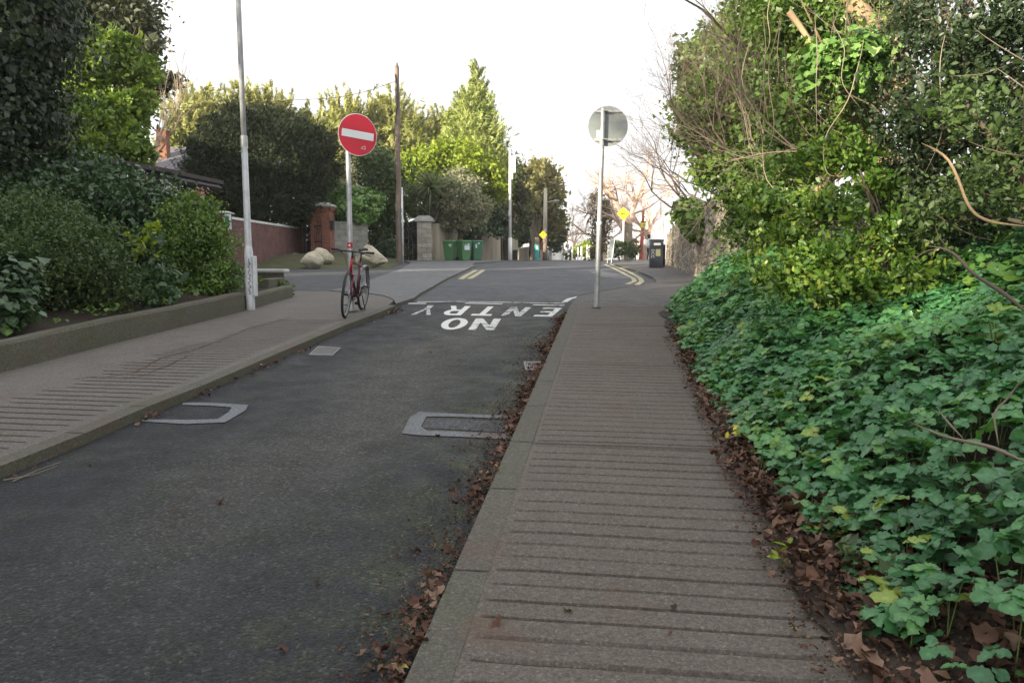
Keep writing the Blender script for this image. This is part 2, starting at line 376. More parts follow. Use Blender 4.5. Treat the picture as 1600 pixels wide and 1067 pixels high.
def sheet(name, poly, dz, mat, skirt=.3, hf=None, cuts=(), side=None):      # a ground sheet that follows the hill
    bm = bmesh.new(); f = bm.faces.new([bm.verts.new((p[0], p[1], 0)) for p in poly])
    if f.normal.z < 0: f.normal_flip()
    f.normal_update()
    if f.normal.z < 0: bmesh.ops.reverse_faces(bm, faces=[f])
    bmesh.ops.triangulate(bm, faces=bm.faces[:])
    ys = [p[1] for p in poly]
    for c in list(KN[1:-1])+list(cuts):
        if min(ys) < c < max(ys):
            bmesh.ops.bisect_plane(bm, geom=bm.verts[:]+bm.edges[:]+bm.faces[:], plane_co=(0, c, 0), plane_no=(0, 1, 0))
    hf = hf or (lambda x, y: 0.0)
    for v in bm.verts: v.co.z = G(v.co.y)+dz+hf(v.co.x, v.co.y)
    if skirt:
        be = [e for e in bm.edges if e.is_boundary]
        r = bmesh.ops.extrude_edge_only(bm, edges=be)
        for v in r['geom']:
            if isinstance(v, bmesh.types.BMVert): v.co.z -= skirt
        if side:
            for fc in r['geom']:
                if isinstance(fc, bmesh.types.BMFace): fc.material_index = 1
    me = bpy.data.meshes.new(name); bm.normal_update(); bm.to_mesh(me); bm.free(); me.materials.append(MATS[mat])
    if side: me.materials.append(MATS[side])
    o = bpy.data.objects.new(name, me); COL.objects.link(o); return structure(o)

# leaves: many small leaf-shaped faces, one mesh
def tmpl(kind):
    if kind == 'oval':
        v = [(0, -.5, 0), (.26, -.12, .05), (.22, .25, .05), (0, .5, -.03), (-.22, .25, .05), (-.26, -.12, .05), (0, 0, -.02)]
        f = [(0, 1, 6), (1, 2, 6), (2, 3, 6), (3, 4, 6), (4, 5, 6), (5, 0, 6)]
    elif kind == 'ivy':
        v = [(0, -.35, 0), (.48, -.3, .04), (.3, 0, .0), (.33, .22, .05), (0, .55, -.05), (-.33, .22, .05), (-.3, 0, .0), (-.48, -.3, .04)]
        f = [(0, 1, 2), (0, 2, 3, 4), (0, 4, 5, 6), (0, 6, 7)]
    elif kind == 'quad':
        v = [(0, -.5, 0), (.24, .05, .04), (0, .5, 0), (-.24, .05, .04)]; f = [(0, 1, 2), (0, 2, 3)]
    elif kind == 'needle':
        v = [(-.07, -.5, 0), (.07, -.5, 0), (.12, .0, .03), (0, .55, -.06), (-.12, .0, .03)]; f = [(0, 1, 2, 4), (4, 2, 3)]
    elif kind == 'spray':       # a flat conifer spray with side shoots
        v, f = [], []
        for (bx, by, ang, L, w) in ((0, -.5, 0, 1.0, .09), (0, -.2, .75, .5, .08), (0, -.1, -.75, .5, .08), (0, .1, .6, .38, .07), (0, .15, -.6, .38, .07)):
            dx, dy = math.sin(ang), math.cos(ang); o = len(v)
            v += [(bx-dy*w, by+dx*w, 0), (bx+dy*w, by-dx*w, 0), (bx+dx*L, by+dy*L, -.1*L)]; f += [(o, o+1, o+2)]
    elif kind == 'strap':
        v = [(-.025, 0, 0), (.025, 0, 0), (.03, .5, .12), (-.03, .5, .12), (0, 1.0, -.02)]; f = [(0, 1, 2, 3), (3, 2, 4)]
    elif kind == 'curl':
        v = [(-.22, -.36, .16), (.04, -.55, -.02), (.36, -.24, .25), (-.46, .08, .30), (.02, -.02, -.05), (.30, .12, .22), (-.12, .34, .02), (.08, .58, .22), (.36, .40, .34)]
        f = [(0, 1, 4, 3), (1, 2, 5, 4), (3, 4, 7, 6), (4, 5, 8, 7)]
    elif kind == 'round':
        v = [(0, -.12, -.04)]; k = 13
        for i in range(k):
            a = -PI/2+.34+(2*PI-.68)*i/(k-1); rr = .5*(1+.03*math.sin(5*a)); v.append((rr*math.cos(a), rr*math.sin(a), .05+.03*math.sin(3*a)))
        f = [(0, i, i+1) for i in range(1, k)]
    elif kind == 'trefoil':     # three-part lobed leaf
        v, f = [], []
        for ang, L in ((0, .5), (1.75, .42), (-1.75, .42)):
            c, s_ = math.cos(ang), math.sin(ang)
            h_ = [(0, .04), (.15, .11), (.29, .27), (.27, .41), (.33, .54), (.25, .65), (.24, .78), (.12, .88)]; prof = h_+[(0, 1.0)]+[(-a_, b_) for a_, b_ in reversed(h_[1:])]
            o = len(v); v.append((s_*.5*L*1.15, c*.5*L*1.15, -.03))
            for (a, b2) in prof:
                X, Y = a*L*1.55, b2*L*1.15; v.append((X*c+Y*s_, -X*s_+Y*c, .03+.05*abs(a)-.10*b2*b2))
            f += [(o, o+1+i, o+1+(i+1) % 16) for i in range(16)]
    return np.array(v, dtype=np.float32), f
TM = {}
def leaves(name, mat, pts, size, kind='quad', parent=None, up=.6, rng=None, droop=0.0, normals=None, dirs=None, world=True, rnd=None, jit=.35, crumple=0.0):
    rng = rng or np.random.default_rng(1)
    if kind not in TM: TM[kind] = tmpl(kind)
    tv, tf = TM[kind]; n = len(pts); k = len(tv)
    nr = rng.normal(size=(n, 3)) if normals is None else normals+rng.normal(size=(n, 3))*jit
    nr = nr/np.linalg.norm(nr, axis=1, keepdims=True); nr[:, 2] = nr[:, 2]+up; nr /= np.linalg.norm(nr, axis=1, keepdims=True)+1e-6
    d = rng.normal(size=(n, 3)) if dirs is None else dirs+rng.normal(size=(n, 3))*jit
    d[:, 2] -= droop
    d -= nr*np.sum(d*nr, axis=1, keepdims=True); d /= np.linalg.norm(d, axis=1, keepdims=True)+1e-6
    s = np.cross(d, nr)
    sz = (size*np.exp(rng.normal(size=n)*.28)).astype(np.float32)[:, None, None]
    V = (tv[None, :, 0, None]*s[:, None, :]+tv[None, :, 1, None]*d[:, None, :]+tv[None, :, 2, None]*nr[:, None, :])*sz+pts[:, None, :]
    if crumple: V = V+rng.normal(size=V.shape)*sz*crumple
    V = V.reshape(-1, 3)
    if parent is not None and world: V = V-np.array(parent.location)[None, :]
    lens = np.array([len(f) for f in tf]); flat = np.concatenate([np.array(f) for f in tf])
    li = (flat[None, :]+(np.arange(n)*k)[:, None]).reshape(-1).astype(np.int32)
    ls = np.tile(lens, n); st = np.concatenate([[0], np.cumsum(ls)[:-1]]).astype(np.int32)
    me = bpy.data.meshes.new(name); me.vertices.add(len(V)); me.vertices.foreach_set('co', V.astype(np.float32).ravel())
    me.loops.add(len(li)); me.loops.foreach_set('vertex_index', li)
    me.polygons.add(len(st)); me.polygons.foreach_set('loop_start', st)
    me.update(calc_edges=True)
    a = me.attributes.new('rnd', 'FLOAT', 'POINT')
    rv = rng.random(n) if rnd is None else np.clip(rnd, 0, 1)
    a.data.foreach_set('value', np.repeat(rv, k).astype(np.float32))
    rim = np.ones(k); 
    if kind == 'trefoil': rim[[0, 17, 34]] = 0
    elif kind == 'round': rim[0] = 0
    elif kind in ('oval',): rim[6] = 0; rim[[0, 3]] = .3
    elif kind == 'ivy': rim[[0, 4]] = .2
    a = me.attributes.new('rim', 'FLOAT', 'POINT'); a.data.foreach_set('value', np.tile(rim, n).astype(np.float32))
    me.materials.append(MATS[mat])
    o = bpy.data.objects.new(name, me); COL.objects.link(o)
    if parent is not None: o.parent = parent
    return o
def blobpts(blobs, n, rng, clump=.16, per=45, shell=.55, rough=.13):
    """blobs: list of (centre, radii); leaves gather in clumps spread through each blob's outer volume"""
    vol = np.array([b[1][0]*b[1][1]+b[1][0]*b[1][2]+b[1][1]*b[1][2] for b in blobs]); vol = vol/vol.sum()
    P, Q, Rn = [], [], []
    for (c, r), w in zip(blobs, vol):
        m = max(3, int(n*w/per)); c = np.array(c); r = np.array(r)
        d = rng.normal(size=(m, 3)); d /= np.linalg.norm(d, axis=1, keepdims=True)
        rad = shell+(1-shell)*rng.random((m, 1))**.7
        rad *= 1+rough*rng.normal(size=(m, 1))
        cc = c+d*rad*r
        cs = clump*float(np.mean(r))*(.6+.8*rng.random(m))
        idx = np.repeat(np.arange(m), per)
        pp = cc[idx]+rng.normal(size=(len(idx), 3))*cs[idx][:, None]*np.array([1, 1, .75])
        P.append(pp); Q.append(d[idx]); Rn.append((rng.random(m)[idx]*.55+rng.random(len(idx))*.45))
    return np.concatenate(P), np.concatenate(Q), np.concatenate(Rn)
def blob(px, py, Y, rx, ry, rz=None):   # an ellipsoid given where it is seen and how large (pixels), at its own depth
    c = at(px, py, Y); k = Y/FPX; return (tuple(c), (rx*k, (rz if rz else rx*k), ry*k))

def wander(p, d, L, n, rng, amp=.18, up=0.0):
    pts = [Vector(p)]; d = Vector(d).normalized()
    for i in range(n):
        d = (d+Vector(rng.normal(size=3))*amp+Vector((0, 0, up))).normalized(); pts.append(pts[-1]+d*(L/n))
    return pts, d
def branching(mb, p, d, L, r, depth, rng, spread=.6, up=.04, kids=3, n=4, tips=None, amp=.16, shrink=.62):
    pts, de = wander(p, d, L, n, rng, amp, up)
    r1 = r*.55
    mb.tube(pts, [r+(r1-r)*i/n for i in range(n+1)], 6 if r > .03 else (4 if r > .008 else 3), False)
    if depth <= 0:
        if tips is not None: tips.append(pts[-1])
        return
    for k in range(kids+(1 if rng.random() < .4 else 0)):
        i = n if k == 0 else int(rng.integers(max(1, n//2), n+1))
        dd = (de+Vector(rng.normal(size=3))*spread*(.4 if k == 0 else 1)).normalized()
        branching(mb, pts[i], dd, L*shrink*(.8+.4*rng.random()), r1*(1 if k == 0 else .75), depth-1, rng, spread, up, kids, n, tips, amp, shrink)

# ================================================================ THE SETTING
def P2(*pts, dz=0.0): return [tuple(gp(x, y, dz).xy) for x, y in pts]
big = [(-400, -60), (400, -60), (400, 900), (-400, 900)]
sheet('ground', big, -.10, 'terrain_grass', 0)
road_poly = [(-16, -8), (16, -8), (16, 46), (48, 300), (20, 300), (-16, 46)]
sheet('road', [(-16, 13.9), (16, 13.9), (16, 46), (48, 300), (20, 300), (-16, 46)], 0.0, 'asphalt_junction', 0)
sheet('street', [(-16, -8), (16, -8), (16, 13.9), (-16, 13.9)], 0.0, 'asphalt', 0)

# kerb side of the left footpath, traced in ground coordinates
LK = P2((0, 730), (131, 678), (230, 636), (318, 602), (436, 552), (540, 508), (600, 486), (619, 477), dz=.07)
lk_dir = Vector(LK[1])-Vector(LK[0]); lk_dir.normalize()
LK0 = tuple(Vector(LK[0])-lk_dir*9)
WL = P2((0, 583), (180, 536), (300, 507), (384, 485), (396, 482), (458, 463.5), dz=.07)   # foot of the planter wall
wl_dir = (Vector(WL[1])-Vector(WL[0])).normalized()
WL0 = tuple(Vector(WL[0])-wl_dir*9)
back = [tuple(Vector(p)+Vector((-.12, .02))) for p in [WL0]+WL]
LTIP = P2((615, 469), (600, 463), (575, 459), (514, 455), (461, 454), dz=.07)
# footpaths: kerb strip and a slab whose grooves are real
def inset(line, d):
    out = []
    for i, p in enumerate(line):
        a = Vector(line[max(0, i-1)]); b2 = Vector(line[min(len(line)-1, i+1)]); t = (b2-a).normalized()
        out.append(tuple(Vector(p)+Vector((-t.y, t.x))*d))
    return out
kl = [LK0]+LK
sheet('kerb', kl+list(reversed(inset(kl, .13))), .072, 'kerb_concrete', .2, side='mossy_concrete')
inner = inset(kl, .125)
sheet('footpath', inner+LTIP+list(reversed(back)), .068, 'concrete_left', .2)
# right footpath
def vr(u): return 1.72+.04*math.sin(u*.7)
def right_slab():
    # longitudinal profile: a groove every 13 cm, cut 14 mm deep, running across the path
    rng = random.Random(3); rows = []; u = -3.0; k = 0
    while u < 12.6:
        g = .026*(.7+.6*rng.random())
        skip = (k % 17 == 0)
        rows += [(u, 0, 0), (u+.055, 0, 0), (u+.13-g, 0, 0), (u+.13-g+.006, 1, k), (u+.13-.006, 1, k)]
        u += .13*(.97+.06*rng.random()); k += 1
        if skip: rows.append((u, 0, 0)); u += .05
    vs, fs, mi = [], [], []
    vcols = [.13, .165, .175]+[.2+.06*i for i in range(1, 26)]+[1.80]
    for (uu, gr, kk) in rows:
        for j, v in enumerate(vcols):
            gon = gr and .17 <= v <= 1.72
            wob = .006*mnoise.noise(Vector((v*4, uu*.8, 3))) if v > .15 else 0
            dep = .015*(.75+.6*abs(mnoise.noise(Vector((v*1.8, kk*1.7, 0)))))*min(1, (v-.15)/.05) if gon else 0
            p = uv(uu+wob, v, .07-dep+.004*mnoise.noise(Vector((v*1.3, uu*.9, 5)))); vs.append(p)
    w = len(vcols)
    for i in range(len(rows)-1):
        for j in range(w-1):
            fs.append((i*w+j, i*w+j+1, (i+1)*w+j+1, (i+1)*w+j))
            mi.append(1 if (rows[i][1] and rows[i+1][1] and vcols[j] >= .17) else 0)
    mb = MB(); mb.v = [tuple(p) for p in vs]; mb.f = fs; mb.m = mi
    return structure(mb.build('footpath', ['concrete', 'groove_dirt']))
right_slab()
# left grooved strip, laid on the left footpath between kerb and plain slab
def left_grooves():
    mb = MB(); rng = random.Random(5)
    L = [Vector(p) for p in inset(kl, .22)]
    L2 = [Vector(p) for p in inset(kl, 1.0)]
    cum = [0]
    for a, b2 in zip(L, L[1:]): cum.append(cum[-1]+(b2-a).length)
    def pos(line, s):
        for i in range(len(cum)-1):
            if cum[i] <= s <= cum[i+1]:
                f = (s-cum[i])/(cum[i+1]-cum[i]); return line[i].lerp(line[i+1], f)
        return line[-1]
    s = 1.0
    while s < cum[-1]-2.0:
        s += .135*(.92+.16*rng.random())
        near = s < cum[-1]-7.5
        e = 1.95 if near and rng.random() < .9 else 1.0*(.85+.2*rng.random())
        pa = pos(L, s); pb = pa+(pos(L2, s)-pa).normalized()*(e)
        if near: pb = pa+(pos(L2, s)-pa).normalized()*min(e, 2.0)
        n = 14; w = .011; dirn = (pos(L, s+.02)-pos(L, s-.02)).normalized(); o = len(mb.v)
        for i in range(n+1):
            q = pa.lerp(pb, i/n)+dirn*.008*mnoise.noise(Vector((i*.6, s*3, 1))); ww = w*(.35+.9*abs(mnoise.noise(Vector((i*.9, s*5, 7))))+.35)
            if i in (0, n): ww *= .3
            for sg in (-1, 1):
                r = q+dirn*ww*sg; mb.v.append((r.x, r.y, G(r.y)+.071))
        for i in range(n):
            a = o+2*i; mb.f.append((a, a+2, a+3, a+1)); mb.m.append(0)
    structure(mb.build('footpath_grooves', 'groove_dirt'))
left_grooves()
kerbR = [tuple(uv(u, .0).xy) for u in (-4, 0, 3, 6, 9, 11.2, 12.2)]
kr = list(reversed(kerbR))
def kerbR_sheet():
    line = [uv(u, 0).xy for u in (12.45, 11, 8, 5, 2, -1, -4)]; line2 = [uv(u, .14).xy for u in (-4, -1, 2, 5, 8, 11, 12.45)]
    return sheet('kerb', [tuple(p) for p in line]+[tuple(p) for p in line2], .073, 'kerb_concrete', .2, side='mossy_concrete')
kerbR_sheet()
# asphalt pavement past the sign post, swinging round the corner
cornerR = [tuple(uv(12.45, 0).xy)]+P2((893, 474), (904, 462), (935, 456), (975, 449), (1008, 444.5), (1027, 440), (1022, 434), (1010, 428.5), (999, 424), (975, 417), (957, 412), dz=.07)
far = [(6.9, 44), (12.0, 90), (30, 260), (33, 260), (20, 90), (12, 30), (10, 12.0)]
sheet('pavement', cornerR+far+[tuple(uv(12.45, 1.8).xy)], .066, 'asphalt_path', .3, side='kerb_concrete')
kq = P2((893, 474), (904, 462), (935, 456), (975, 449), (1008, 444.5), dz=.07)
# pale worn kerb stones along the mouth
sheet('kerb', kq+list(reversed([tuple(Vector(p)+Vector((.02, .16))) for p in kq])), .072, 'kerb_concrete', .05)
# left: apron, driveway, verge
apron_edge = P2((647, 467), (656, 459.5), (670, 452), (697, 436.5), (711, 430), (725, 423.5), (736, 418), (742, 416.3), (738, 413.5), (742, 411), (775, 409.3), dz=.04)
apL = P2((619, 476), (615, 469), (600, 463), (575, 459), (514, 455), (545, 449), (573, 440), (629, 420), (642, 411), dz=.04)
bw0 = (-4.5, 44.1)
sheet('pavement', apron_edge+[(3.2, 70), (20, 220), (18, 220), (.6, 70), (-4.2, 45.5), (-6.5, 45.5)]+list(reversed(apL)), .055, 'asphalt_pale', .3, side='mossy_concrete')
dr = P2((461, 453), (514, 455), (545, 449), (573, 440), (629, 420), (600, 419.5), dz=.04)
sheet('driveway', dr+[(-24, 30.8), (-24, 14.5), (-6.2, 15.2)], .035, 'asphalt_dark', .05)
def vh(x, y): 
    t = min(1, max(0, (y-30.0)/5.5)); t = t*t*(3-2*t)
    s = min(1, max(0, (-5.6-x)/2.5)); return .42*t*s
def verge():
    mb = MB(); yy = [29.6+.45*i for i in range(36)]; nx = 44
    for y in yy:
        xr = float(np.interp(y, [29.6, 33, 38, 41, 44, 46], [-4.55, -4.9, -5.35, -5.6, -6.0, -6.2]))
        for j in range(nx+1):
            f = j/nx; x = -30+(xr+30)*(1-(1-f)**1.6)
            edge = .0 if (y == yy[0] or j == nx) else .07
            mb.v.append((x, y+(.1*mnoise.noise(Vector((x, 0, 0))) if y == yy[0] else 0), G(y)+.02+edge+vh(x, y)+.03*mnoise.noise(Vector((x*1.2, y*1.2, 0)))))
    for i in range(len(yy)-1):
        for j in range(nx):
            a = i*(nx+1)+j; mb.f.append((a, a+1, a+nx+2, a+nx+1)); mb.m.append(0)
    structure(mb.build('grass_verge', 'moss_grass', smooth=True))
verge()
# soil of the planting bed behind the low kerb wall
def bedh(x, y): return .06*mnoise.noise(Vector((x, y, 0)))+.04*mnoise.noise(Vector((x*4, y*4, 2)))
def bed():
    mb = MB(); n1, n2 = 60, 26
    line = [Vector(WL0)]+[Vector(p) for p in WL]
    tot = [0]
    for a, b2 in zip(line, line[1:]): tot.append(tot[-1]+(b2-a).length)
    for i in range(n1+1):
        s = tot[-1]*i/n1
        for k in range(len(tot)-1):
            if tot[k] <= s <= tot[k+1]+1e-6: p = line[k].lerp(line[k+1], (s-tot[k])/(tot[k+1]-tot[k])); break
        for j in range(n2+1):
            w = (j/n2)**1.5*15; q = p+Vector((-.98, .2))*(.1+w)
            mb.v.append((q.x, q.y, G(q.y)+.24+min(.75, w*.10)+bedh(q.x, q.y)))
    for i in range(n1):
        for j in range(n2):
            a = i*(n2+1)+j; mb.f.append((a, a+n2+1, a+n2+2, a+1)); mb.m.append(0)
    structure(mb.build('soil', 'soil', smooth=True))
bed()
def bankh(u, v):
    w = v-1.5
    h = .0 if w < 0 else (.24*w if w < .5 else .12+.42*(w-.5))
    h = min(h, 1.35+.05*w)
    return h+.03*mnoise.noise(Vector((u*2, v*2, 0)))*min(1, max(0, w*3))
def bank():
    mb = MB(); us = [-3+.125*i for i in range(164)]; vsn = [1.34, 1.38, 1.42, 1.48]+[1.55+.16*k for k in range(60)]
    for u in us:
        for v in vsn:
            v0 = 1.80*min(1, max(0, (u-12.6)/2.6))
            vv = v+v0+((.10*mnoise.noise(Vector((u*1.5, 0, 9)))+.06*mnoise.noise(Vector((u*5, 0, 9)))+(0 if u < 11 else min(.2, (u-11)*.06))) if v < 1.6 else 0)
            mb.v.append(tuple(uv(u, vv, (.086 if v > 1.3 else .055)+.006*mnoise.noise(Vector((u*5, v*9, 1)))+bankh(u, vv-v0*.9)*max(0, min(1, (17.5-u)/3))-.1*(u > 17))))
    w = len(vsn)
    for i in range(len(us)-1):
        for j in range(w-1):
            a = i*w+j; mb.f.append((a, a+1, a+w+1, a+w)); mb.m.append(0)
    structure(mb.build('soil_bank', 'soil', smooth=True))
bank()

# ---------------------------------------------------------------- road markings and repairs
def flat(name, polys, dz, mat):
    mb = MB()
    for pl in polys:
        o = len(mb.v); mb.v += [(p[0], p[1], G(p[1])+dz) for p in pl]; mb.f.append(tuple(range(o, o+len(pl)))); mb.m.append(0)
    return structure(mb.build(name, mat))
def strip(line, w):
    out = []
    for i in range(len(line)-1):
        pa, pb = Vector(line[i]), Vector(line[i+1])
        def nrm(k):
            a = Vector(line[max(0, k-1)]); b2 = Vector(line[min(len(line)-1, k+1)]); t = (b2-a).normalized(); return Vector((-t.y, t.x))
        na, nb = nrm(i), nrm(i+1)
        out.append([tuple(pa-na*w/2), tuple(pb-nb*w/2), tuple(pb+nb*w/2), tuple(pa+na*w/2)])
    return out
def rect_letters(ch):
    # letter outlines in a unit box as quads and rings
    s = .29
    def arc(cx, cy, rx, ry, a0, a1, t, n=12, ty=None):
        ty = ty or t; out = []
        for i in range(n):
            q = [a0+(a1-a0)*(i+k)/n for k in (0, 1)]
            out.append([(cx+rx*math.cos(q[0]), cy+ry*math.sin(q[0])), (cx+rx*math.cos(q[1]), cy+ry*math.sin(q[1])), (cx+(rx-t)*math.cos(q[1]), cy+(ry-ty)*math.sin(q[1])), (cx+(rx-t)*math.cos(q[0]), cy+(ry-ty)*math.sin(q[0]))])
        return out
    B = lambda x0, y0, x1, y1: [(x0, y0), (x1, y0), (x1, y1), (x0, y1)]
    if ch == 'N': return [B(0, 0, s, 1), B(1-s, 0, 1, 1), [(s, 1), (s, .62), (1-s, 0), (1-s, .38)]]
    if ch == 'O': return arc(.5, .5, .5, .5, 0, 2*PI, s, 36, .15)
    if ch == 'E': return [B(0, 0, s, 1), B(s, 0, .9, .16), B(s, .84, .9, 1), B(s, .43, .8, .57)]
    if ch == 'T': return [B(.5-s/2, 0, .5+s/2, .84), B(0, .84, 1, 1)]
    if ch == 'R': return [B(0, 0, s, 1), B(s, .85, .55, 1), B(s, .42, .55, .57)]+arc(.55, .71, .42, .29, -PI/2, PI/2, s, 12, .15)+[[(.5, .42), (.72, 0), (1, 0), (.74, .45)]]
    if ch == 'Y': return [B(.5-s/2, 0, .5+s/2, .42), [(.5-s/2, .42), (.5, .42), (.24, 1), (0, 1)], [(.5, .42), (.5+s/2, .42), (1, 1), (.76, 1)]]
def word(text, quad, gap, wears, dz=.006):
    """quad: ground corners (start-bottom, end-bottom, end-top, start-top) in reading order"""
    q = [Vector(p) for p in quad]; n = len(text); w = (1-gap*(n-1))/n
    for i, ch in enumerate(text):
        polys = []
        for pl in rect_letters(ch):
            pp = []
            for (x, y) in pl:
                X = i*(w+gap)+x*w; b0 = q[0].lerp(q[1], X); t0 = q[3].lerp(q[2], X); pp.append(tuple(b0.lerp(t0, y)))
            polys.append(pp)
        flat('road_marking', polys, dz, wears[i])
# the words face the drivers who come from the junction: their feet point up the street
word('NO', P2((783, 498.8), (697, 497.8), (683, 516), (772, 516.5)), .09, ['paint_road_mid', 'paint_road'])
word('ENTRY', P2((879, 482), (658, 477.5), (642, 492.5), (862, 495.5)), .07, ['paint_road_mid', 'paint_road_worn', 'paint_road', 'paint_road', 'paint_road_worn'])
flat('road_marking', strip(P2((652, 472.2), (720, 472.0), (800, 473.2), (882, 474.8)), .10), .006, 'paint_road_mid')
flat('road_marking', strip(P2((638, 475.2), (666, 475.2)), .13), .008, 'paint_road')
flat('road_marking', strip(P2((727, 474.8), (785, 475.6)), .13), .008, 'paint_road')
flat('road_marking', strip(P2((833, 477.0), (882, 478)), .13), .008, 'paint_road_mid')
flat('road_marking', strip(P2((882, 473), (890, 467.5), (905, 464.2)), .10), .008, 'paint_road_mid')
for pts in ([(720, 436.5), (729, 430.5), (744, 422.6)], [(733, 436), (745, 429), (755, 422.4)]):
    flat('road_marking', strip(P2(*pts), .17), .006, 'paint_yellow')
for pts in ([(944, 413.2), (960, 420), (976, 428.5), (990, 435.5), (991.5, 440), (980, 444.2)],
            [(953, 412.5), (970, 419.5), (986, 427), (1000, 435), (1003, 440), (995, 445.6)]):
    flat('road_marking', strip(P2(*pts), .13), .006, 'paint_yellow')
def band(name, outer, inner_, dz, mat):      # a band of mortar between two traced lines
    polys = [[outer[i], outer[i+1], inner_[i+1], inner_[i]] for i in range(len(outer)-1)]
    return flat(name, polys, dz, mat)
band('road_patch', P2((812, 651), (700, 647), (655, 645), (640, 654), (628, 678), (652, 681), (720, 684), (800, 688)),
     P2((810, 656), (702, 652), (666, 652), (664, 656), (658, 668), (668, 674), (722, 676), (800, 680)), .006, 'patch_concrete')
band('road_patch', P2((285, 630), (330, 630), (388, 634), (384, 643), (352, 662), (290, 664), (222, 660)),
     P2((285, 634), (330, 635), (362, 638), (358, 645), (340, 656), (290, 657), (222, 656)), .006, 'patch_concrete')
flat('road_patch', [P2((664, 656.5), (808, 659), (800, 677), (660, 669))], .003, 'asphalt_dark')
flat('road_patch', [P2((921, 424.5), (940, 423.5), (990, 434), (975, 435.5), (940, 433.5))], .004, 'asphalt_pale')

def crack(pts, w, dz=.0735):
    P = []
    for (a, b2) in zip(pts, pts[1:]):
        for k in range(9):
            f = k/9; q = gp(a[0]+(b2[0]-a[0])*f, a[1]+(b2[1]-a[1])*f, .07); P.append((q.x+.035*mnoise.noise(q*6), q.y+.05*mnoise.noise(q*5+Vector((5, 0, 0)))))
    polys = []
    for i in range(len(P)-1):
        a, b2 = Vector(P[i]), Vector(P[i+1]); ww = w*(.4+1.2*abs(mnoise.noise(Vector((i*.7, a.x, a.y))))); d = (b2-a).normalized(); n_ = Vector((-d.y, d.x))*ww/2
        polys.append([tuple(a-n_), tuple(b2-n_), tuple(b2+n_), tuple(a+n_)])
    flat('footpath_crack', polys, dz, 'groove_dirt')
def joints():
    jr = random.Random(8); polys = []
    for k in range(16):
        u = -1.5+.92*k+jr.uniform(-.03, .03); a, b2, c_, d_ = (uv(u, .004), uv(u+.009, .004), uv(u+.011, .138), uv(u+.001, .138)); polys.append([tuple(q.xy) for q in (a, b2, c_, d_)])
    for u in (2.15, 4.9, 7.6, 10.4):
        for i in range(12):
            v0, v1 = .14+i*.135, .14+(i+1)*.135; j0, j1 = [.012*mnoise.noise(Vector((v*2.2, u, 0))) for v in (v0, v1)]
            polys.append([tuple(uv(u+j0, v0).xy), tuple(uv(u+j0+.014, v0).xy), tuple(uv(u+j1+.014, v1).xy), tuple(uv(u+j1, v1).xy)])
    a = [Vector(p) for p in kl]; b2 = [Vector(p) for p in inset(kl, .128)]
    for i in range(len(a)-1):
        L = (a[i+1]-a[i]).length; n_ = max(1, int(L/.92))
        for k in range(n_):
            f, g = k/n_, k/n_+.010/L; polys.append([tuple(a[i].lerp(a[i+1], f)), tuple(a[i].lerp(a[i+1], g)), tuple(b2[i].lerp(b2[i+1], g)), tuple(b2[i].lerp(b2[i+1], f))])
    flat('kerb_joints', polys, .0765, 'groove_dirt')
joints()
crack([(458, 495.5), (394, 512), (344, 532), (300, 548), (256, 558), (210, 582), (164, 591), (110, 592)], .016)
crack([(295, 556), (262, 571), (216, 590), (190, 592)], .016)
crack([(535, 492.5), (500, 490.5), (455, 489.5)], .010)
crack([(646, 465.5), (620, 463), (590, 461.5)], .02, .060)

# ================================================================ WALLS, GATES, BUILDINGS
def planter_run(pts, h, label):
    t = thing('planter_wall', label, 'low wall', (pts[0][0], pts[0][1], G(pts[0][1])))
    mb = MB(); th = .17; seg = []
    for a, b2 in zip(pts, pts[1:]):
        n_ = max(2, int((Vector(b2)-Vector(a)).length/.22))
        for i in range(n_): seg.append(Vector(a).lerp(Vector(b2), i/n_))
    seg.append(Vector(pts[-1]))
    for i, p in enumerate(seg):
        d = (seg[min(i+1, len(seg)-1)]-seg[max(0, i-1)]).normalized(); nn = Vector((-d.y, d.x))
        j = .012*mnoise.noise(Vector((i*.35, 1, 2))); z = G(p.y)
        prof = [(0, -.1), (0, h*.45), (.004, h-.03), (.022, h), (th-.02, h), (th, h-.02), (th, -.1)]
        for k, (o, zz) in enumerate(prof):
            q = p+nn*(o+j*.6+.006*mnoise.noise(Vector((i*.8, k, 4)))); mb.v.append((q.x, q.y, z+.07+zz+(j if zz > .1 else 0)))
    for i in range(len(seg)-1):
        for k in range(6):
            a = i*7+k; mb.f.append((a, a+7, a+8, a+1)); mb.m.append(0)
    mb.f += [tuple(range(7)), tuple(range(len(mb.v)-1, len(mb.v)-8, -1))]; mb.m += [0, 0]
    mb.build('wall_block', 'mossy_concrete', t, world=True)
    return t
pw1 = P2((0, 583), (180, 536), (300, 507), (383, 485.5), dz=.07)
planter_run([WL0]+pw1, .27, 'long mossy concrete wall edging the planting bed, from the lamp post towards the camera')
planter_run(P2((397, 482), (427, 473), (458, 464.5), dz=.07), .20, 'short mossy concrete wall beyond the lamp post, ending at the driveway')
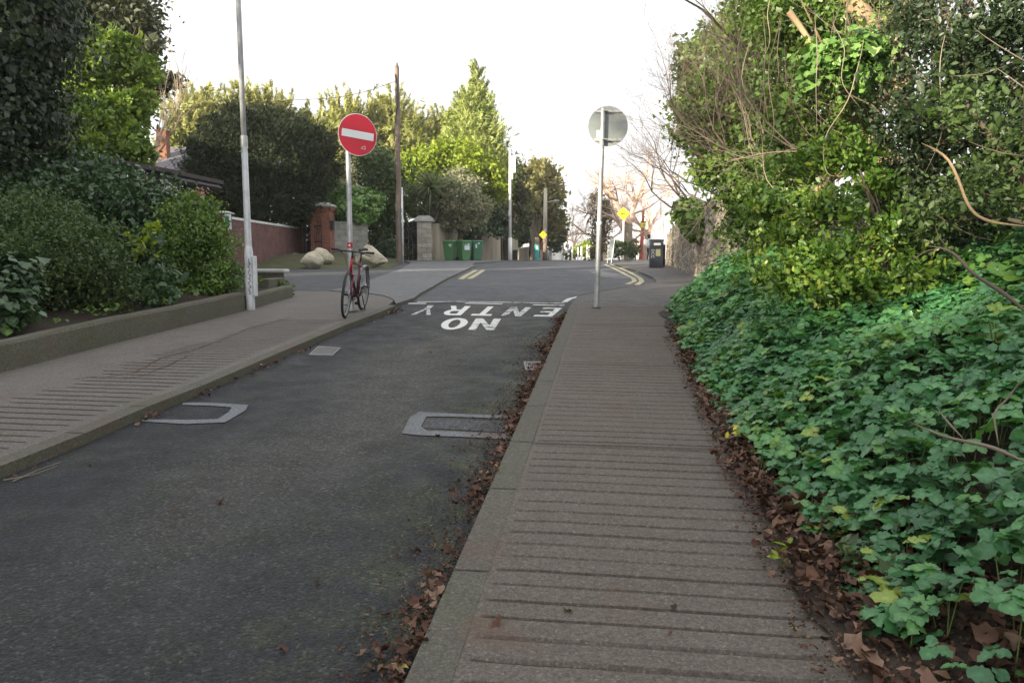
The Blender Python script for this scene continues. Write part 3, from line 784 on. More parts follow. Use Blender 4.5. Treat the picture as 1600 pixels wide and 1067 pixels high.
# low end wall with white coping
def low_wall():
    a = Vector((-5.95, 15.1, 0)); b2 = Vector((-4.18, 14.85, 0)); t = thing('coped_wall', 'knee high dark wall with rounded white coping behind the lamp post', 'low wall', (a.x, a.y, G(a.y)))
    d = (b2-a); L = d.length; rz = math.atan2(d.y, d.x); rot = Matrix.Rotation(rz, 3, 'Z'); c = (a+b2)/2
    MB().box((c.x-.04, c.y, G(c.y)+.22), (L-.12, .20, .46), rot).build('wall_block', 'mossy_concrete', t, world=True, bevel=.01)
    MB().box((c.x, c.y, G(c.y)+.485), (L, .27, .075), rot).build('coping', 'coping_white', t, world=True, bevel=.03)
    MB().box((-4.26, 14.2, G(14.2)+.17), (.16, 1.1, .44), Matrix.Rotation(.03, 3, 'Z')).build('side_wall', 'mossy_concrete', t, world=True, bevel=.015)
low_wall()
def wall_between(name, label, cat, a, b2, zb, zt, th, mat, cop=None, copmat=None, cover=.03, topfn=None):
    """a wall in its own frame, x along it; zt may be a pair of heights"""
    a = Vector(a); b2 = Vector(b2); d = b2-a; L = d.length
    t = thing(name, label, cat, (a.x, a.y, zb), math.atan2(d.y, d.x))
    z0, z1 = (zt if isinstance(zt, tuple) else (zt, zt))
    n_ = max(1, int(L/.4)); mb = MB()
    for i in range(n_+1):
        x = L*i/n_; z = z0+(z1-z0)*i/n_
        if topfn: z += topfn(x, L)
        mb.v += [(x, -th/2, -1.2), (x, th/2, -1.2), (x, th/2, z-zb), (x, -th/2, z-zb)]
    for i in range(n_):
        o = 4*i
        for k in range(4): mb.f.append((o+k, o+(k+1) % 4, o+4+(k+1) % 4, o+4+k)); mb.m.append(0)
    mb.f += [(3, 2, 1, 0), (4*n_, 4*n_+1, 4*n_+2, 4*n_+3)]; mb.m += [0, 0]
    mb.build('wall_body', mat, t)
    if cop:
        mc = MB(); w = th/2+cover
        for i in range(n_+1):
            x = L*i/n_; z = z0+(z1-z0)*i/n_+.002
            if topfn: z += topfn(x, L)
            mc.v += [(x, -w, z-zb), (x, w, z-zb), (x, w-.02, z-zb+cop), (x, -w+.02, z-zb+cop)]
        for i in range(n_):
            o = 4*i
            for k in range(4): mc.f.append((o+k, o+(k+1) % 4, o+4+(k+1) % 4, o+4+k)); mc.m.append(0)
        mc.f += [(3, 2, 1, 0), (4*n_, 4*n_+1, 4*n_+2, 4*n_+3)]; mc.m += [0, 0]
        mc.build('coping', copmat, t)
    return t
# garden brick wall, its end pier and the notice
bA = at(352, 400, 28.2); bB = at(468, 400, 39.0)
t = wall_between('brick_wall', 'weathered red brick garden wall with a white coping, behind the lamp post', 'garden wall', (bA.x, bA.y), (bB.x, bB.y), G(28)+.1,
                 (at(352, 342, 28.2).z, at(464, 359, 39).z), .3, 'brick', .09, 'coping_white')
# blocks at pixel places, built with their own depth
def pier(name, label, cat, xl, xr, ytop, ybase, Y, mat, capmat, caph=.16, over=.07, corbel=0, rotz=0.0, deep=None):
    pl, pr = at(xl, ybase, Y), at(xr, ybase, Y); w = pr.x-pl.x; zt = at(xl, ytop, Y).z; zb = min(pl.z, G(Y))-.1
    c = ((pl.x+pr.x)/2, Y+w/2, zb); t = thing(name, label, cat, c, rotz); dp = deep or w
    h = zt-zb-caph
    MB().box((0, 0, h/2), (w, dp, h)).build('pier_shaft', mat, t, bevel=.015)
    if corbel:
        MB().box((0, 0, h-.12), (w+.07, dp+.07, .10)).box((0, 0, h-.05+.006), (w+.14, dp+.14, .10)).build('corbel', mat, t)
    mb = MB(); ow = w/2+over+(.06 if corbel else 0); od = dp/2+over+(.06 if corbel else 0); z = h+.01
    prof = [(0, 0), (.03, .03), (.03, caph*.45), (-.02, caph*.6), (-.25*w, caph)]
    for (o, zz) in prof: mb.v += [(-ow-o, -od-o, z+zz), (ow+o, -od-o, z+zz), (ow+o, od+o, z+zz), (-ow-o, od+o, z+zz)]
    for i in range(len(prof)-1):
        for k in range(4): mb.f.append((4*i+k, 4*i+(k+1) % 4, 4*i+4+(k+1) % 4, 4*i+4+k)); mb.m.append(0)
    mb.f += [(3, 2, 1, 0), tuple(4*(len(prof)-1)+k for k in range(4))]; mb.m += [0, 0]
    mb.build('cap', capmat, t, bevel=.01)
    return t, w, h
pier('gate_pier', 'squat brick pier with a pale flat cap, near end of the brick garden wall', 'pier', 337, 358, 330, 425, 27.4, 'brick', 'coping_white', .10, .05)
pier('gate_pier', 'narrow brick pier with a white cap at the far end of the brick garden wall', 'pier', 462, 475, 331, 405, 38.5, 'brick', 'coping_white', .20, .02, deep=.8)
tp, w, h = pier('gate_pier', 'large orange brick gate pier with stepped stone cap and a black letterbox', 'pier', 486, 517, 316, 404, 37.0, 'brick_orange', 'coping_white', .22, .02, 1)
MB().box((w/2+.06, -w/2+.15, h*.70), (.16, .34, .42)).build('letterbox', 'gate_black', tp, bevel=.02)
pier('stone_foot', 'small rough stone block at the foot of the far brick pier', 'stone', 457, 466, 396, 405, 36.0, 'boulder', 'boulder', .06, .01)
# the white notice fixed to the wall
nt = thing('notice_board', 'small white notice with green print fixed to the near end of the brick wall', 'notice', tuple(at(355.5, 347, 27.2)), R(-10))
MB().box((0, 0, 0), (.26, .03, .52)).build('panel', 'sign_white', nt, bevel=.005)
mb = MB().box((-.01, -.018, 0), (.15, .006, .38))
mb.build('printed_picture', 'bin_green_dark', nt)
# iron gate beside the big pier
def iron_gate():
    a = at(476, 404, 38.2); b2 = at(486, 404, 37.4); c = at(503, 404, 36.2)
    t = thing('iron_gate', 'rusty dark iron garden gate standing open against the orange brick pier', 'gate', (a.x, a.y, G(38)+.3))
    zt = at(480, 353, 37.5).z; mb = MB(); L = []
    for p, q, nb in ((a, b2, 4), (b2, c, 7)):
        for i in range(nb+1):
            r = p.lerp(q, i/nb); zz = zt+(.25 if (q is c and i > 4) else 0); mb.cyl((r.x, r.y, G(38)+.2), (r.x, r.y, zz), .014 if 0 < i < nb else .03, 6)
        for z in (zt-.05, zt-.75, G(38)+.42): mb.cyl((p.x, p.y, z), (q.x, q.y, z), .02, 6)
    mb.build('bars', 'iron', t, world=True)
    s = MB(); m_ = b2.lerp(c, .75)
    for k in range(3): s.torus((m_.x, m_.y-.02, zt+.02-.14*k), (0, 1, .1), .09, .012, 16, 5)
    s.build('scrollwork', 'iron', t, world=True)
iron_gate()
sA, sB = at(514, 404, 37.9), at(573, 404, 38.9)
wall_between('block_wall', 'pale grey stone block wall between the orange brick pier and the sign pole', 'garden wall', (sA.x, sA.y), (sB.x, sB.y), G(38), (at(520, 346, 38).z, at(573, 348, 38.9).z), .4, 'pale_blocks')
# tall solid black gates and granite pier
gt = thing('solid_gate', 'tall solid black gate between the wooden pole and the granite pier', 'gate', tuple(at(627, 407, 45.2)))
gl, gr_ = at(625, 406, 45.2), at(652, 406, 45.2); W = gr_.x-gl.x; H = at(640, 348, 45.2).z-G(45)
mb = MB()
for k in range(9): mb.box((W*(k+.5)/9, .0 if k % 2 else .012, H/2), (W/9-.006, .05, H))
mb.build('board_panel', 'gate_black', gt)
for z_ in (H*.88, .3): MB().box((W/2, -.04, z_), (W, .04, .09)).build('rail', 'gate_black', gt)
MB().cyl((W*.45, -.07, .95), (W*.45, -.07, 1.15), .02, 8).build('handle', 'steel', gt)
tp, w, h = pier('granite_pier', 'square granite block gate pier with a broad pale cap', 'pier', 652, 674, 337, 406, 44.0, 'granite_blocks', 'coping_white', .34, .09)
# rendered garden wall the wheelie bins stand against, getting lower with distance
w1a, w1b = (-4.3, 44.6), (0.35, 70.0)
wall_between('garden_wall', 'stained old rendered garden wall running behind the three green wheelie bins', 'garden wall', w1a, w1b, G(50), (at(676, 349, 44.6).z, at(806, 374, 70).z), .35, 'old_render')
t = wall_between('garden_wall', 'low stained stone wall between the green utility box and the teal post', 'garden wall', (.4, 71), (2.3, 84), G(60), (at(808, 389, 71).z, at(835, 384, 84).z), .35, 'old_render')
wall_between('garden_wall', 'grey gabled roadside wall behind the white wall, beyond the telegraph pole with the lamp', 'garden wall', (3.6, 84), (7.2, 118), G(60), (at(855, 378, 84).z, at(873, 392, 112).z), .35, 'hazy_grey')
wall_between('white_wall', 'low white painted wall by the road beyond the telegraph pole with the lamp', 'garden wall', (3.75, 78), (6.6, 105), G(60), (at(855, 393, 78).z, at(872, 396, 105).z), .25, 'paint_white')
# plinth course of the rendered wall
# right-hand rubble wall
def rubble():
    a = Vector((uv(34.5, 3.15).x, 34.5, 0)); a = uv(35.5, 3.3); b2 = uv(11, 3.25)
    t = thing('stone_wall', 'old rubble stone wall beside the right pavement, behind the litter bin', 'garden wall', (a.x, a.y, G(35)), math.atan2(b2.y-a.y, b2.x-a.x))
    L = (Vector((b2.x, b2.y))-Vector((a.x, a.y))).length; mb = MB(); nx, nzz = 430, 36; Mi = Matrix.Rotation(math.atan2(b2.y-a.y, b2.x-a.x), 3, 'Z')
    for i in range(nx+1):
        x = L*i/nx; y = a.y+(b2.y-a.y)*i/nx; zb = G(y)-G(35)-.05
        top = 1.70+.07*mnoise.noise(Vector((x*1.1, 0, 0)))+.05*mnoise.noise(Vector((x*4, 0, 0)))+.45*max(0, min(1, (x-4)/11))-.30*max(0, min(1, (3-x)/3))
        for j in range(nzz+1):
            z = top*j/nzz
            d, _ = mnoise.voronoi(Vector((x*2.4, 0, z*6.0)));
            dd = .045*min(1, (d[1]-d[0])*4)+.015*mnoise.noise(Vector((x*2, 0, z*2)))
            mb.v.append((x, -.22-dd+.03*z, zb+z))
        mb.v += [(x, .25, zb+top), (x, .3, zb)]
    w_ = nzz+3
    for i in range(nx):
        for j in range(w_-1):
            p = i*w_+j; mb.f.append((p, p+w_, p+w_+1, p+1)); mb.m.append(0)
    mb.f += [tuple(range(w_)), tuple(range(nx*w_+w_-1, nx*w_-1, -1))]; mb.m += [0, 0]
    mb.build('wall_body', 'rubble_wall', t)
rubble()
# house with a slate roof among the trees
def house():
    t = thing('house', 'old house with a grey slate roof and brick chimney, half hidden by bare trees', 'house', tuple(at(262, 406, 43)))
    x0, x1 = at(200, 300, 43).x-t.location.x, at(312, 300, 43).x-t.location.x; ze = at(262, 272, 43).z-t.location.z; zr = at(262, 213, 43).z-t.location.z
    MB().box(((x0+x1)/2, 4, ze/2), (x1-x0-.4, 7, ze)).build('wall', 'render_white', t)
    r = MB(); r.add([(x0, 0, ze), (x1, 0, ze), (x1-1.2, 4, zr), (x0+.6, 4, zr), (x0, 8, ze), (x1, 8, ze)], [(0, 1, 2, 3), (5, 4, 3, 2), (1, 5, 2), (0, 3, 4), (0, 4, 5, 1)])
    ro = r.build('roof', 'slate', t)
    cx = at(228, 300, 43).x-t.location.x
    MB().box((cx, 2.4, zr-.25), (.55, .5, 1.7)).box((cx, 2.4, zr+.64), (.66, .6, .10)).build('chimney', 'brick_plain', ro)
    w_ = MB().box((-1.2, .44, ze*.55), (1.0, .06, 1.4)).build('window', 'paint_white', t)
    MB().box((-1.2, .40, ze*.55), (.84, .03, 1.24)).build('pane', 'black_paint', w_)
house()
def pergola():
    a, b2 = at(185, 262, 17), at(292, 283, 21); t = thing('pergola', 'dark weathered timber pergola behind the planting bed shrubs', 'pergola', (a.x, a.y, G(17)+.3))
    mb = MB(); mb.tube([a, b2], .075, 4); a2, b3 = a+Vector((.3, 1.5, -.05)), b2+Vector((.3, 1.5, -.05)); mb.tube([a2, b3], .075, 4)
    mb.build('beam', 'gate_black', t, world=True)
    for f in (.05, .5, .95):
        p = a.lerp(b2, f); MB().box((p.x, p.y, (p.z+G(18))/2), (.11, .11, p.z-G(18))).build('post', 'gate_black', t, world=True)
    mr = MB()
    for k in range(11):
        p = a.lerp(b2, (k+.5)/11); mr.box((p.x+.1, p.y+.7, p.z+.12), (.07, 2.3, .10), Matrix.Rotation(-.2, 3, 'Z'))
    mr.build('rafters', 'iron', t, world=True)
    ms = MB()
    for k in range(5):
        z = a.z-.25-.16*k; ms.tube([(a.x, a.y, z), (b2.x, b2.y, z+.0)], .03, 4)
    ms.build('rails', 'gate_black', t, world=True)
pergola()
# ================================================================ BOULDERS
def boulder(name, label, px0, px1, ytop, ybase, Y, seed, prof, depth=.8, group=None):
    pl, pr = at(px0, ybase, Y), at(px1, ybase, Y); w = pr.x-pl.x; h = at(px0, ytop, Y).z-pl.z
    bm = bmesh.new(); bmesh.ops.create_icosphere(bm, subdivisions=5, radius=1)
    rng = random.Random(seed); planes = []
    for k in range(16):
        v = Vector((rng.gauss(0, 1), rng.gauss(0, 1), rng.gauss(0, .8))).normalized(); planes.append((v, .70+.2*rng.random()))
    for v in bm.verts:
        p = v.co.copy()
        for nrm_, dd in planes:
            e = p.dot(nrm_)-dd
            if e > 0: p -= nrm_*e*.88
        p *= 1+.07*mnoise.noise(p*2.5+Vector((seed, 0, 0)))+.035*mnoise.noise(p*7)+.015*mnoise.noise(p*18)
        v.co = p
    xs = [v.co.x for v in bm.verts]; zs = [v.co.z for v in bm.verts]; x0, x1, z0, z1 = min(xs), max(xs), min(zs), max(zs)
    for v in bm.verts:
        fx = (v.co.x-x0)/(x1-x0); fz = (v.co.z-z0)/(z1-z0)
        top = float(np.interp(fx, [p[0] for p in prof], [p[1] for p in prof]))
        uc = .70+.30*min(1, fz/.38)**.7; v.co.x = (fx-.5)*w*uc; v.co.z = -.04+(h+.04)*fz*top; v.co.y *= w*depth*.5*uc
    me = bpy.data.meshes.new(name); bm.to_mesh(me); bm.free(); me.materials.append(MATS['boulder'])
    for p in me.polygons: p.use_smooth = True
    o = bpy.data.objects.new(name, me); COL.objects.link(o); o.location = ((pl.x+pr.x)/2, Y+w*depth*.4, pl.z)
    return tag(o, label, 'boulder', group)
G3 = 'boulders on the mossy verge'
boulder('boulder', 'pale rounded boulder with a dark mossy underside, in front of the far left one', 467, 504, 391, 420, 29.5, 4, [(0, .75), (.25, 1), (.75, .95), (1, .7)], group=G3)
boulder('boulder', 'pale boulder half hidden behind the rounded one by the iron gate', 480, 520, 385, 414, 31.5, 11, [(0, .8), (.3, 1), (.7, .85), (1, .55)], group=G3)
boulder('boulder', 'large pale boulder with a pointed top and a flat sloping side, behind the bicycle', 551, 605, 382, 420, 30.0, 8, [(0, .78), (.35, 1.0), (.5, 1.0), (.8, .72), (1, .5)], .7, group=G3)

# ================================================================ POLES AND SIGNS
def lamp_post():
    b0 = gp(392, 484, .07); t = thing('lamp_post', 'tall silver grey lamp post with a wide base and scrawled side box', 'lamp post', b0)
    lx = -.007; X = lambda z: lx*z
    MB().tube([(0, 0, -.05), (X(.6), 0, .6), (X(.84), 0, .84)], [.064, .064, .064], 20).tube([(X(.84), 0, .84), (X(.90), 0, .90), (X(.97), 0, .97)], [.064, .058, .046], 20, False).build('base_column', 'lamp_paint', t, auto=True, smooth=True)
    MB().tube([(X(.95), 0, .95), (X(2.42), 0, 2.42)], [.050, .044], 20, False).build('lower_shaft', 'lamp_paint', t, smooth=True)
    MB().tube([(X(2.38), 0, 2.38), (X(2.56), 0, 2.56)], [.051, .050], 20).build('collar', 'galvanised', t, smooth=True, auto=True)
    MB().tube([(X(2.5), 0, 2.5), (X(8), 0, 8.0)], [.040, .028], 20).build('upper_shaft', 'lamp_paint', t, smooth=True)
    MB().tube([(X(8), 0, 7.9), (X(8)+.1, .0, 8.3), (X(8)+.6, -.1, 8.5)], [.028, .025, .022], 10).build('arm', 'lamp_paint', t, smooth=True)
    MB().box((X(8)+.85, -.12, 8.5), (.6, .22, .1)).build('lantern', 'galvanised', t, bevel=.03)
    MB().box((.083, -.01, .50), (.052, .085, .60)).build('cable_box', 'lamp_paint', t, bevel=.012)
    MB().tube([(X(2.28), -.0, 2.22), (X(2.3), 0, 2.31)], .0475, 20, False).build('sticker', 'sign_white', t, smooth=True)
    m = MB(); rr = random.Random(9); z = .76
    for k in range(9):      # dark scrawled tag running down the side box
        z0 = z; pts = [(-.005+.045*rr.random(), -.066, z0-.07*q) for q in (0, .3, .55, .8, 1)]; z -= .058
        m.tube(pts, .0045, 4)
    m.build('graffiti', 'black_paint', t)
lamp_post()
def clampset(mb, z, x=0):
    mb.box((x, 0, z), (.11, .11, .025))
def sign_noentry():
    b0 = gp(549, 487.5, .07); t = thing('no_entry_sign', 'round red no entry sign with a white bar on a grey steel pole', 'road sign', b0)
    MB().tube([(0, 0, -.02), (.0, 0, 1.45)], .038, 20).build('lower_pole', 'galvanised', t, smooth=True, auto=True)
    MB().tube([(0, 0, 1.4), (0, 0, at(550, 186, b0.y).z-b0.z)], .036, 20).build('pole', 'galvanised', t, smooth=True, auto=True)
    top = at(559, 211, b0.y-.05); c = Vector((top.x-b0.x, -.055, top.z-b0.z)); ax = Matrix.Rotation(R(-35), 3, 'Z') @ Vector((0, -1, 0)); 
    # the disc is turned to the left of the camera and hangs a little askew
    q = Matrix.Rotation(R(5), 4, 'Y')
    M_ = Matrix.Translation(c) @ Matrix.Rotation(R(34), 4, 'Z') @ Matrix.Rotation(R(5), 4, 'Y')
    MB().disc((0, 0, 0), (0, 1, 0), .298, .004, 48).xf(M_).build('rim', 'sign_white', t)
    MB().disc((0, -.004, 0), (0, 1, 0), .288, .004, 48).xf(M_).build('disc', 'sign_red', t)
    MB().box((0, -.008, 0), (.485, .004, .105)).xf(M_).build('bar', 'sign_white', t)
    for zz in (.16, -.16):
        MB().box((0, .012, zz), (.46, .02, .03)).xf(M_).build('rail', 'galvanised', t)
        mb = MB(); clampset(mb, c.z+zz-.01); mb.build('clamp', 'galvanised', t)
    m = MB(); rr = random.Random(4)
    for k in range(7): m.box((.07+.06*rr.random(), -.0085, -.19+.05*rr.random()), (.012+.03*rr.random(), .001, .006), Matrix.Rotation(rr.random()*3, 3, 'Y'))
    m.xf(M_).build('scuff', 'sign_white', t)
    st = MB().tube([(0, 0, .93), (0, 0, 1.01)], .0395, 20, False).build('sticker', 'sign_red', t, smooth=True)
    MB().disc((0, -.040, .97), (0, 1, 0), .016, .003, 16).build('sticker_centre', 'sign_white', st)
    MB().disc((0, 0, .003), (0, 0, 1), .09, .03, 20).build('footing', 'kerb_concrete', t)
sign_noentry()
def sign_back():
    b0 = gp(932, 481, .07); t = thing('round_sign', 'plain grey back of a round road sign on a leaning pole at the right kerb', 'road sign', b0)
    tp = at(942.5, 170, b0.y+.02)-b0; sl = Vector((tp.x, tp.y, tp.z)); u = lambda f: sl*f
    f1 = .425
    MB().tube([(0, 0, -.03), u(.5*f1), u(f1)], .042, 20).build('lower_pole', 'galvanised', t, smooth=True, auto=True)
    MB().tube([u(f1), u(1.0)], .037, 20).build('pole', 'galvanised', t, smooth=True, auto=True)
    MB().tube([u(f1-.008), u(f1+.012)], .044, 20).build('joint_band', 'sign_white', t, smooth=True)
    c = at(950, 197.5, b0.y+.06)-b0; M_ = Matrix.Translation(c)
    MB().disc((0, 0, 0), (0, 1, 0), .30, .004, 56).xf(M_).build('disc', 'grey_back', t)
    MB().disc((0, .004, 0), (0, 1, 0), .292, .003, 56).xf(M_).build('sign_face', 'sign_red', t)
    for z in (.215, -.205):
        hw = math.sqrt(.30**2-z*z)-.015
        MB().box((0, -.014, z), (2*hw, .024, .035)).box((0, -.028, z), (2*hw, .004, .018)).xf(M_).build('rail', 'galvanised', t)
    MB().box((-.125, -.005, -.115), (.09, .004, .11)).xf(M_).build('sticker', 'paint_white', t)
    for z in (.215, -.205): MB().box((c.x+z*.03-.055, c.y-.06, c.z+z), (.085, .09, .02)).build('clamp', 'galvanised', t, bevel=.01)
    MB().disc((0, 0, .0), (0, 0, 1), .075, .02, 20).build('footing', 'kerb_concrete', t)
sign_back()
def wood_pole():
    b0 = gp(623.5, 411, .05); t = thing('telegraph_pole', 'tall bare grey wooden telegraph pole with a pointed weathered top', 'telegraph pole', b0)
    H = at(620.5, 98, b0.y).z-b0.z; dx = at(620.5, 98, b0.y).x-b0.x; mb = MB()
    n_ = 14; pts = [(dx*i/n_+.02*math.sin(i*1.3), 0, H*.985*i/n_-.1) for i in range(n_+1)]
    mb.tube(pts, [.145-.045*i/n_ for i in range(n_+1)], 14, False)
    mb.tube([pts[-1], (dx-.01, 0, H*1.0)], [.10, .03], 14)
    mb.build('pole', 'pole_wood', t, smooth=True)
    MB().tube([(.2, -.05, -.05), (.19, -.05, at(624, 293, b0.y).z-b0.z)], .045, 10).build('cable_guard', 'lamp_paint', t, smooth=True)
    c = []
    for i in range(13):
        f = i/12; z = H*(.70+.24*f); c.append((dx*(z/H)+.15*math.sin(f*3.1)*(1 if f > .3 else .6)-.10, -.14, z))
    MB().tube(c, .022, 6).build('loose_cable', 'iron', t, smooth=True)
wood_pole()
def telecom_wire():
    a = at(470, 156, 40); b2 = at(622, 126, 39.6)
    pts = []
    for i in range(21):
        f = i/20; p = a.lerp(b2, f); pts.append((p.x, p.y, p.z-.25*math.sin(PI*f)))
    a2 = [(a.x-12*(1-i/8), a.y+1.5*(1-i/8), a.z-.5*(1-i/8)) for i in range(8)]
    tag(MB().tube(a2+pts, .014, 5).build('overhead_cable', 'iron'), 'thin dark overhead cable sagging from the top of the wooden telegraph pole', 'cable')
telecom_wire()
def lamp_column(name, label, px, yb, yt, Y, r, arm=None, mat='paint_white', group=None):
    b0 = at(px, yb, Y); b0.z = G(Y)+.05; H = at(px, yt, Y).z-b0.z
    t = thing(name, label, 'lamp post', b0, 0, group)
    MB().tube([(0, 0, -.05), (0, 0, 1.3)], r*1.35, 10).build('base_column', mat, t, smooth=True)
    MB().tube([(0, 0, 1.25), (0, 0, H)], [r, r*.75], 10).build('shaft', mat, t, smooth=True)
    if arm: 
        MB().tube([(0, 0, H-.05), (arm*.4, 0, H+.12), (arm, 0, H+.1)], r*.45, 8).build('arm', mat, t, smooth=True)
        MB().box((arm*1.15, 0, H+.08), (.5, .2, .12)).build('lantern', 'galvanised', t, bevel=.03)
    return t, H
t, H = lamp_column('lamp_post', 'slim white lamp post with small white boxes, right of the wheelie bins', 797, 408, 234, 47, .09)
MB().box((.19, -.02, H-.85), (.26, .2, .95)).box((.12, -.02, H-1.5), (.10, .1, .4)).build('camera_box', 'paint_white', t, bevel=.02)
MB().box((-.02, -.12, at(795, 334, 47).z-t.location.z), (.16, .12, .34)).build('junction_box', 'galvanised', t, bevel=.02)
lamp_column('lamp_post', 'slender far lamp post with a short arm, beyond the low white wall', 878, 407, 347, 105, .07, .9)
def old_pole():
    b0 = at(851, 407, 66); b0.z = G(66); t = thing('telegraph_pole', 'wooden pole carrying a street lamp arm, sunlit paleness painted above, brown at the foot', 'telegraph pole', b0)
    z1 = at(851, 372, 66).z-b0.z; H = at(852, 294, 66).z-b0.z
    MB().tube([(0, 0, -.1), (0.02, 0, z1)], [.21, .19], 12).build('lower_shaft', 'pole_wood', t, smooth=True)
    MB().tube([(.02, 0, z1-.02), (.05, 0, H)], [.18, .13], 12).build('upper_shaft', 'wood_sunlit', t, smooth=True)
    za = at(851, 316, 66).z-b0.z
    MB().tube([(0, 0, za), (.45, 0, za+.05), (.8, 0, za+.12)], .035, 8).build('arm', 'galvanised', t, smooth=True)
    MB().box((.95, 0, za+.12), (.42, .2, .12)).build('lantern', 'galvanised', t, bevel=.03)
old_pole()
def diamond(mbn, t, c, s, mat='sign_yellow', yaw=0):
    M_ = Matrix.Translation(c) @ Matrix.Rotation(yaw, 4, 'Z') @ Matrix.Rotation(PI/4, 4, 'Y')
    return M_
def sign_small():
    b0 = at(848.5, 367, 64.5); t = thing('warning_sign', 'small yellow diamond warning sign fixed to the wooden pole with the lamp arm', 'road sign', b0)
    M_ = Matrix.Rotation(R(12), 4, 'Z') @ Matrix.Rotation(PI/4, 4, 'Y')
    MB().box((0, 0, 0), (.46, .02, .46)).xf(M_).build('plate', 'sign_yellow', t)
    MB().box((.0, -.014, .0), (.05, .006, .26)).box((.0, -.014, .05), (.17, .006, .05)).xf(Matrix.Rotation(R(12), 4, 'Z')).build('symbol', 'pole_wood', t)
sign_small()
def sign_diamond():
    Y = 52; b0 = at(974, 388, Y); b0.z = G(Y)+.07; t = thing('warning_sign', 'bright yellow diamond warning sign on a white post by the dark shrubs', 'road sign', b0)
    c = at(974, 334, Y)-b0
    MB().tube([(0, .04, -.1), (0, .04, c.z+.3)], .05, 10).build('pole', 'paint_white', t, smooth=True)
    M_ = Matrix.Translation(c) @ Matrix.Rotation(PI/4, 4, 'Y')
    MB().box((0, 0, 0), (.60, .02, .60)).xf(M_).build('plate', 'sign_yellow', t, bevel=.01)
    m = MB(); z = c.z-.01        # small locomotive-like symbol
    m.box((c.x-.02, -.014, z), (.24, .006, .05)).box((c.x-.13, -.014, z+.03), (.06, .006, .09)).box((c.x+.08, -.014, z-.03), (.05, .006, .03)).box((c.x-.06, -.014, z-.03), (.05, .006, .03))
    m.build('symbol', 'black_paint', t)
sign_diamond()
def lean_board():
    Y = 38; b0 = gp(955.5, 409.5, .02); b0 = at(955.5, 410, Y); b0.z = G(Y)+.02
    t = thing('sign_board', 'grey back of a small rectangular sign leaning on two posts at the far kerb', 'road sign', b0)
    MB().tube([(-.02, 0, 0), (.14, 0, 1.15)], .024, 8).build('post', 'galvanised', t); MB().tube([(-.20, .02, 0), (-.16, .02, .9)], .02, 8).build('post', 'galvanised', t)
    MB().box((0, 0, .72), (.22, .03, .92), Matrix.Rotation(.1, 3, 'Y')).build('plate', 'grey_back', t)
lean_board()

# ================================================================ WHEELIE BINS
def wheelie(label, px0, px1, Y, rotz, mat, group='green wheelie bins by the garden wall'):
    a = at(px0, 407, Y); b2 = at(px1, 407, Y); c = ((a.x+b2.x)/2, Y+.2, G(Y)+.055)
    t = thing('wheelie_bin', label, 'wheelie bin', c, rotz, group)
    mb = MB(); 
    prof = [(.0, .44, .50, .03), (.10, .46, .53, 0), (.55, .52, .62, 0), (.90, .57, .70, 0), (.98, .58, .72, 0)]
    for z, w, d, _ in prof: mb.v += [(-w/2, -d/2, z), (w/2, -d/2, z), (w/2, d/2, z), (-w/2, d/2, z)]
    for i in range(4):
        for k in range(4): mb.f.append((4*i+k, 4*i+(k+1) % 4, 4*i+4+(k+1) % 4, 4*i+4+k)); mb.m.append(0)
    mb.f += [(3, 2, 1, 0), (16, 17, 18, 19)]; mb.m += [0, 0]
    mb.build('body', mat, t, bevel=.025)
    m2 = MB(); m2.add([(-.31, -.39, .985), (.31, -.39, .985), (.31, .38, .985), (-.31, .38, .985), (-.31, -.39, 1.03), (.31, -.39, 1.03), (.31, .38, 1.06), (-.31, .38, 1.06), (-.24, -.30, 1.075), (.24, -.30, 1.075), (.24, .28, 1.10), (-.24, .28, 1.10)],
        [(3, 2, 1, 0), (0, 1, 5, 4), (1, 2, 6, 5), (2, 3, 7, 6), (3, 0, 4, 7), (4, 5, 9, 8), (5, 6, 10, 9), (6, 7, 11, 10), (7, 4, 8, 11), (8, 9, 10, 11)])
    m2.build('lid', mat, t, bevel=.02)
    for s in (-1, 1):
        MB().cyl((s*.22, .30, .10), (s*.28, .30, .10), .10, 16).build('wheel', 'black_rubber', t)
    MB().tube([(-.25, .40, .95), (-.25, .45, .97), (.25, .45, .97), (.25, .40, .95)], .018, 8).build('handle', mat, t)
    return t
b1 = wheelie('green wheelie bin nearest the granite pier, with a white printed label', 693, 714, 43.2, R(-22), 'bin_green')
m = MB(); m.box((.13, -.362, .83), (.10, .006, .10)).box((.24, -.362, .84), (.07, .006, .06)).box((.18, -.362, .76), (.10, .006, .05)); m.build('label', 'sign_white', b1)
b2_ = wheelie('middle green wheelie bin with a large crumpled white label', 717.5, 733, 43.0, R(28), 'bin_green')
m = MB(); m.box((.0, -.352, .68), (.30, .006, .24)).box((.08, -.362, .86), (.10, .006, .09)).box((-.08, -.362, .84), (.05, .006, .05)); m.build('label', 'sign_white', b2_)
b3 = wheelie('darker green wheelie bin farthest from the granite pier, with two narrow white labels', 736, 751, 43.6, R(24), 'bin_green_dark')
m = MB(); m.box((-.12, -.357, .76), (.08, .006, .20)).box((.02, -.372, .91), (.10, .006, .07)); m.build('label', 'sign_white', b3)
m = MB(); m.box((.305, -.22, .80), (.006, .12, .28)); m.build('label', 'sign_white', b3)

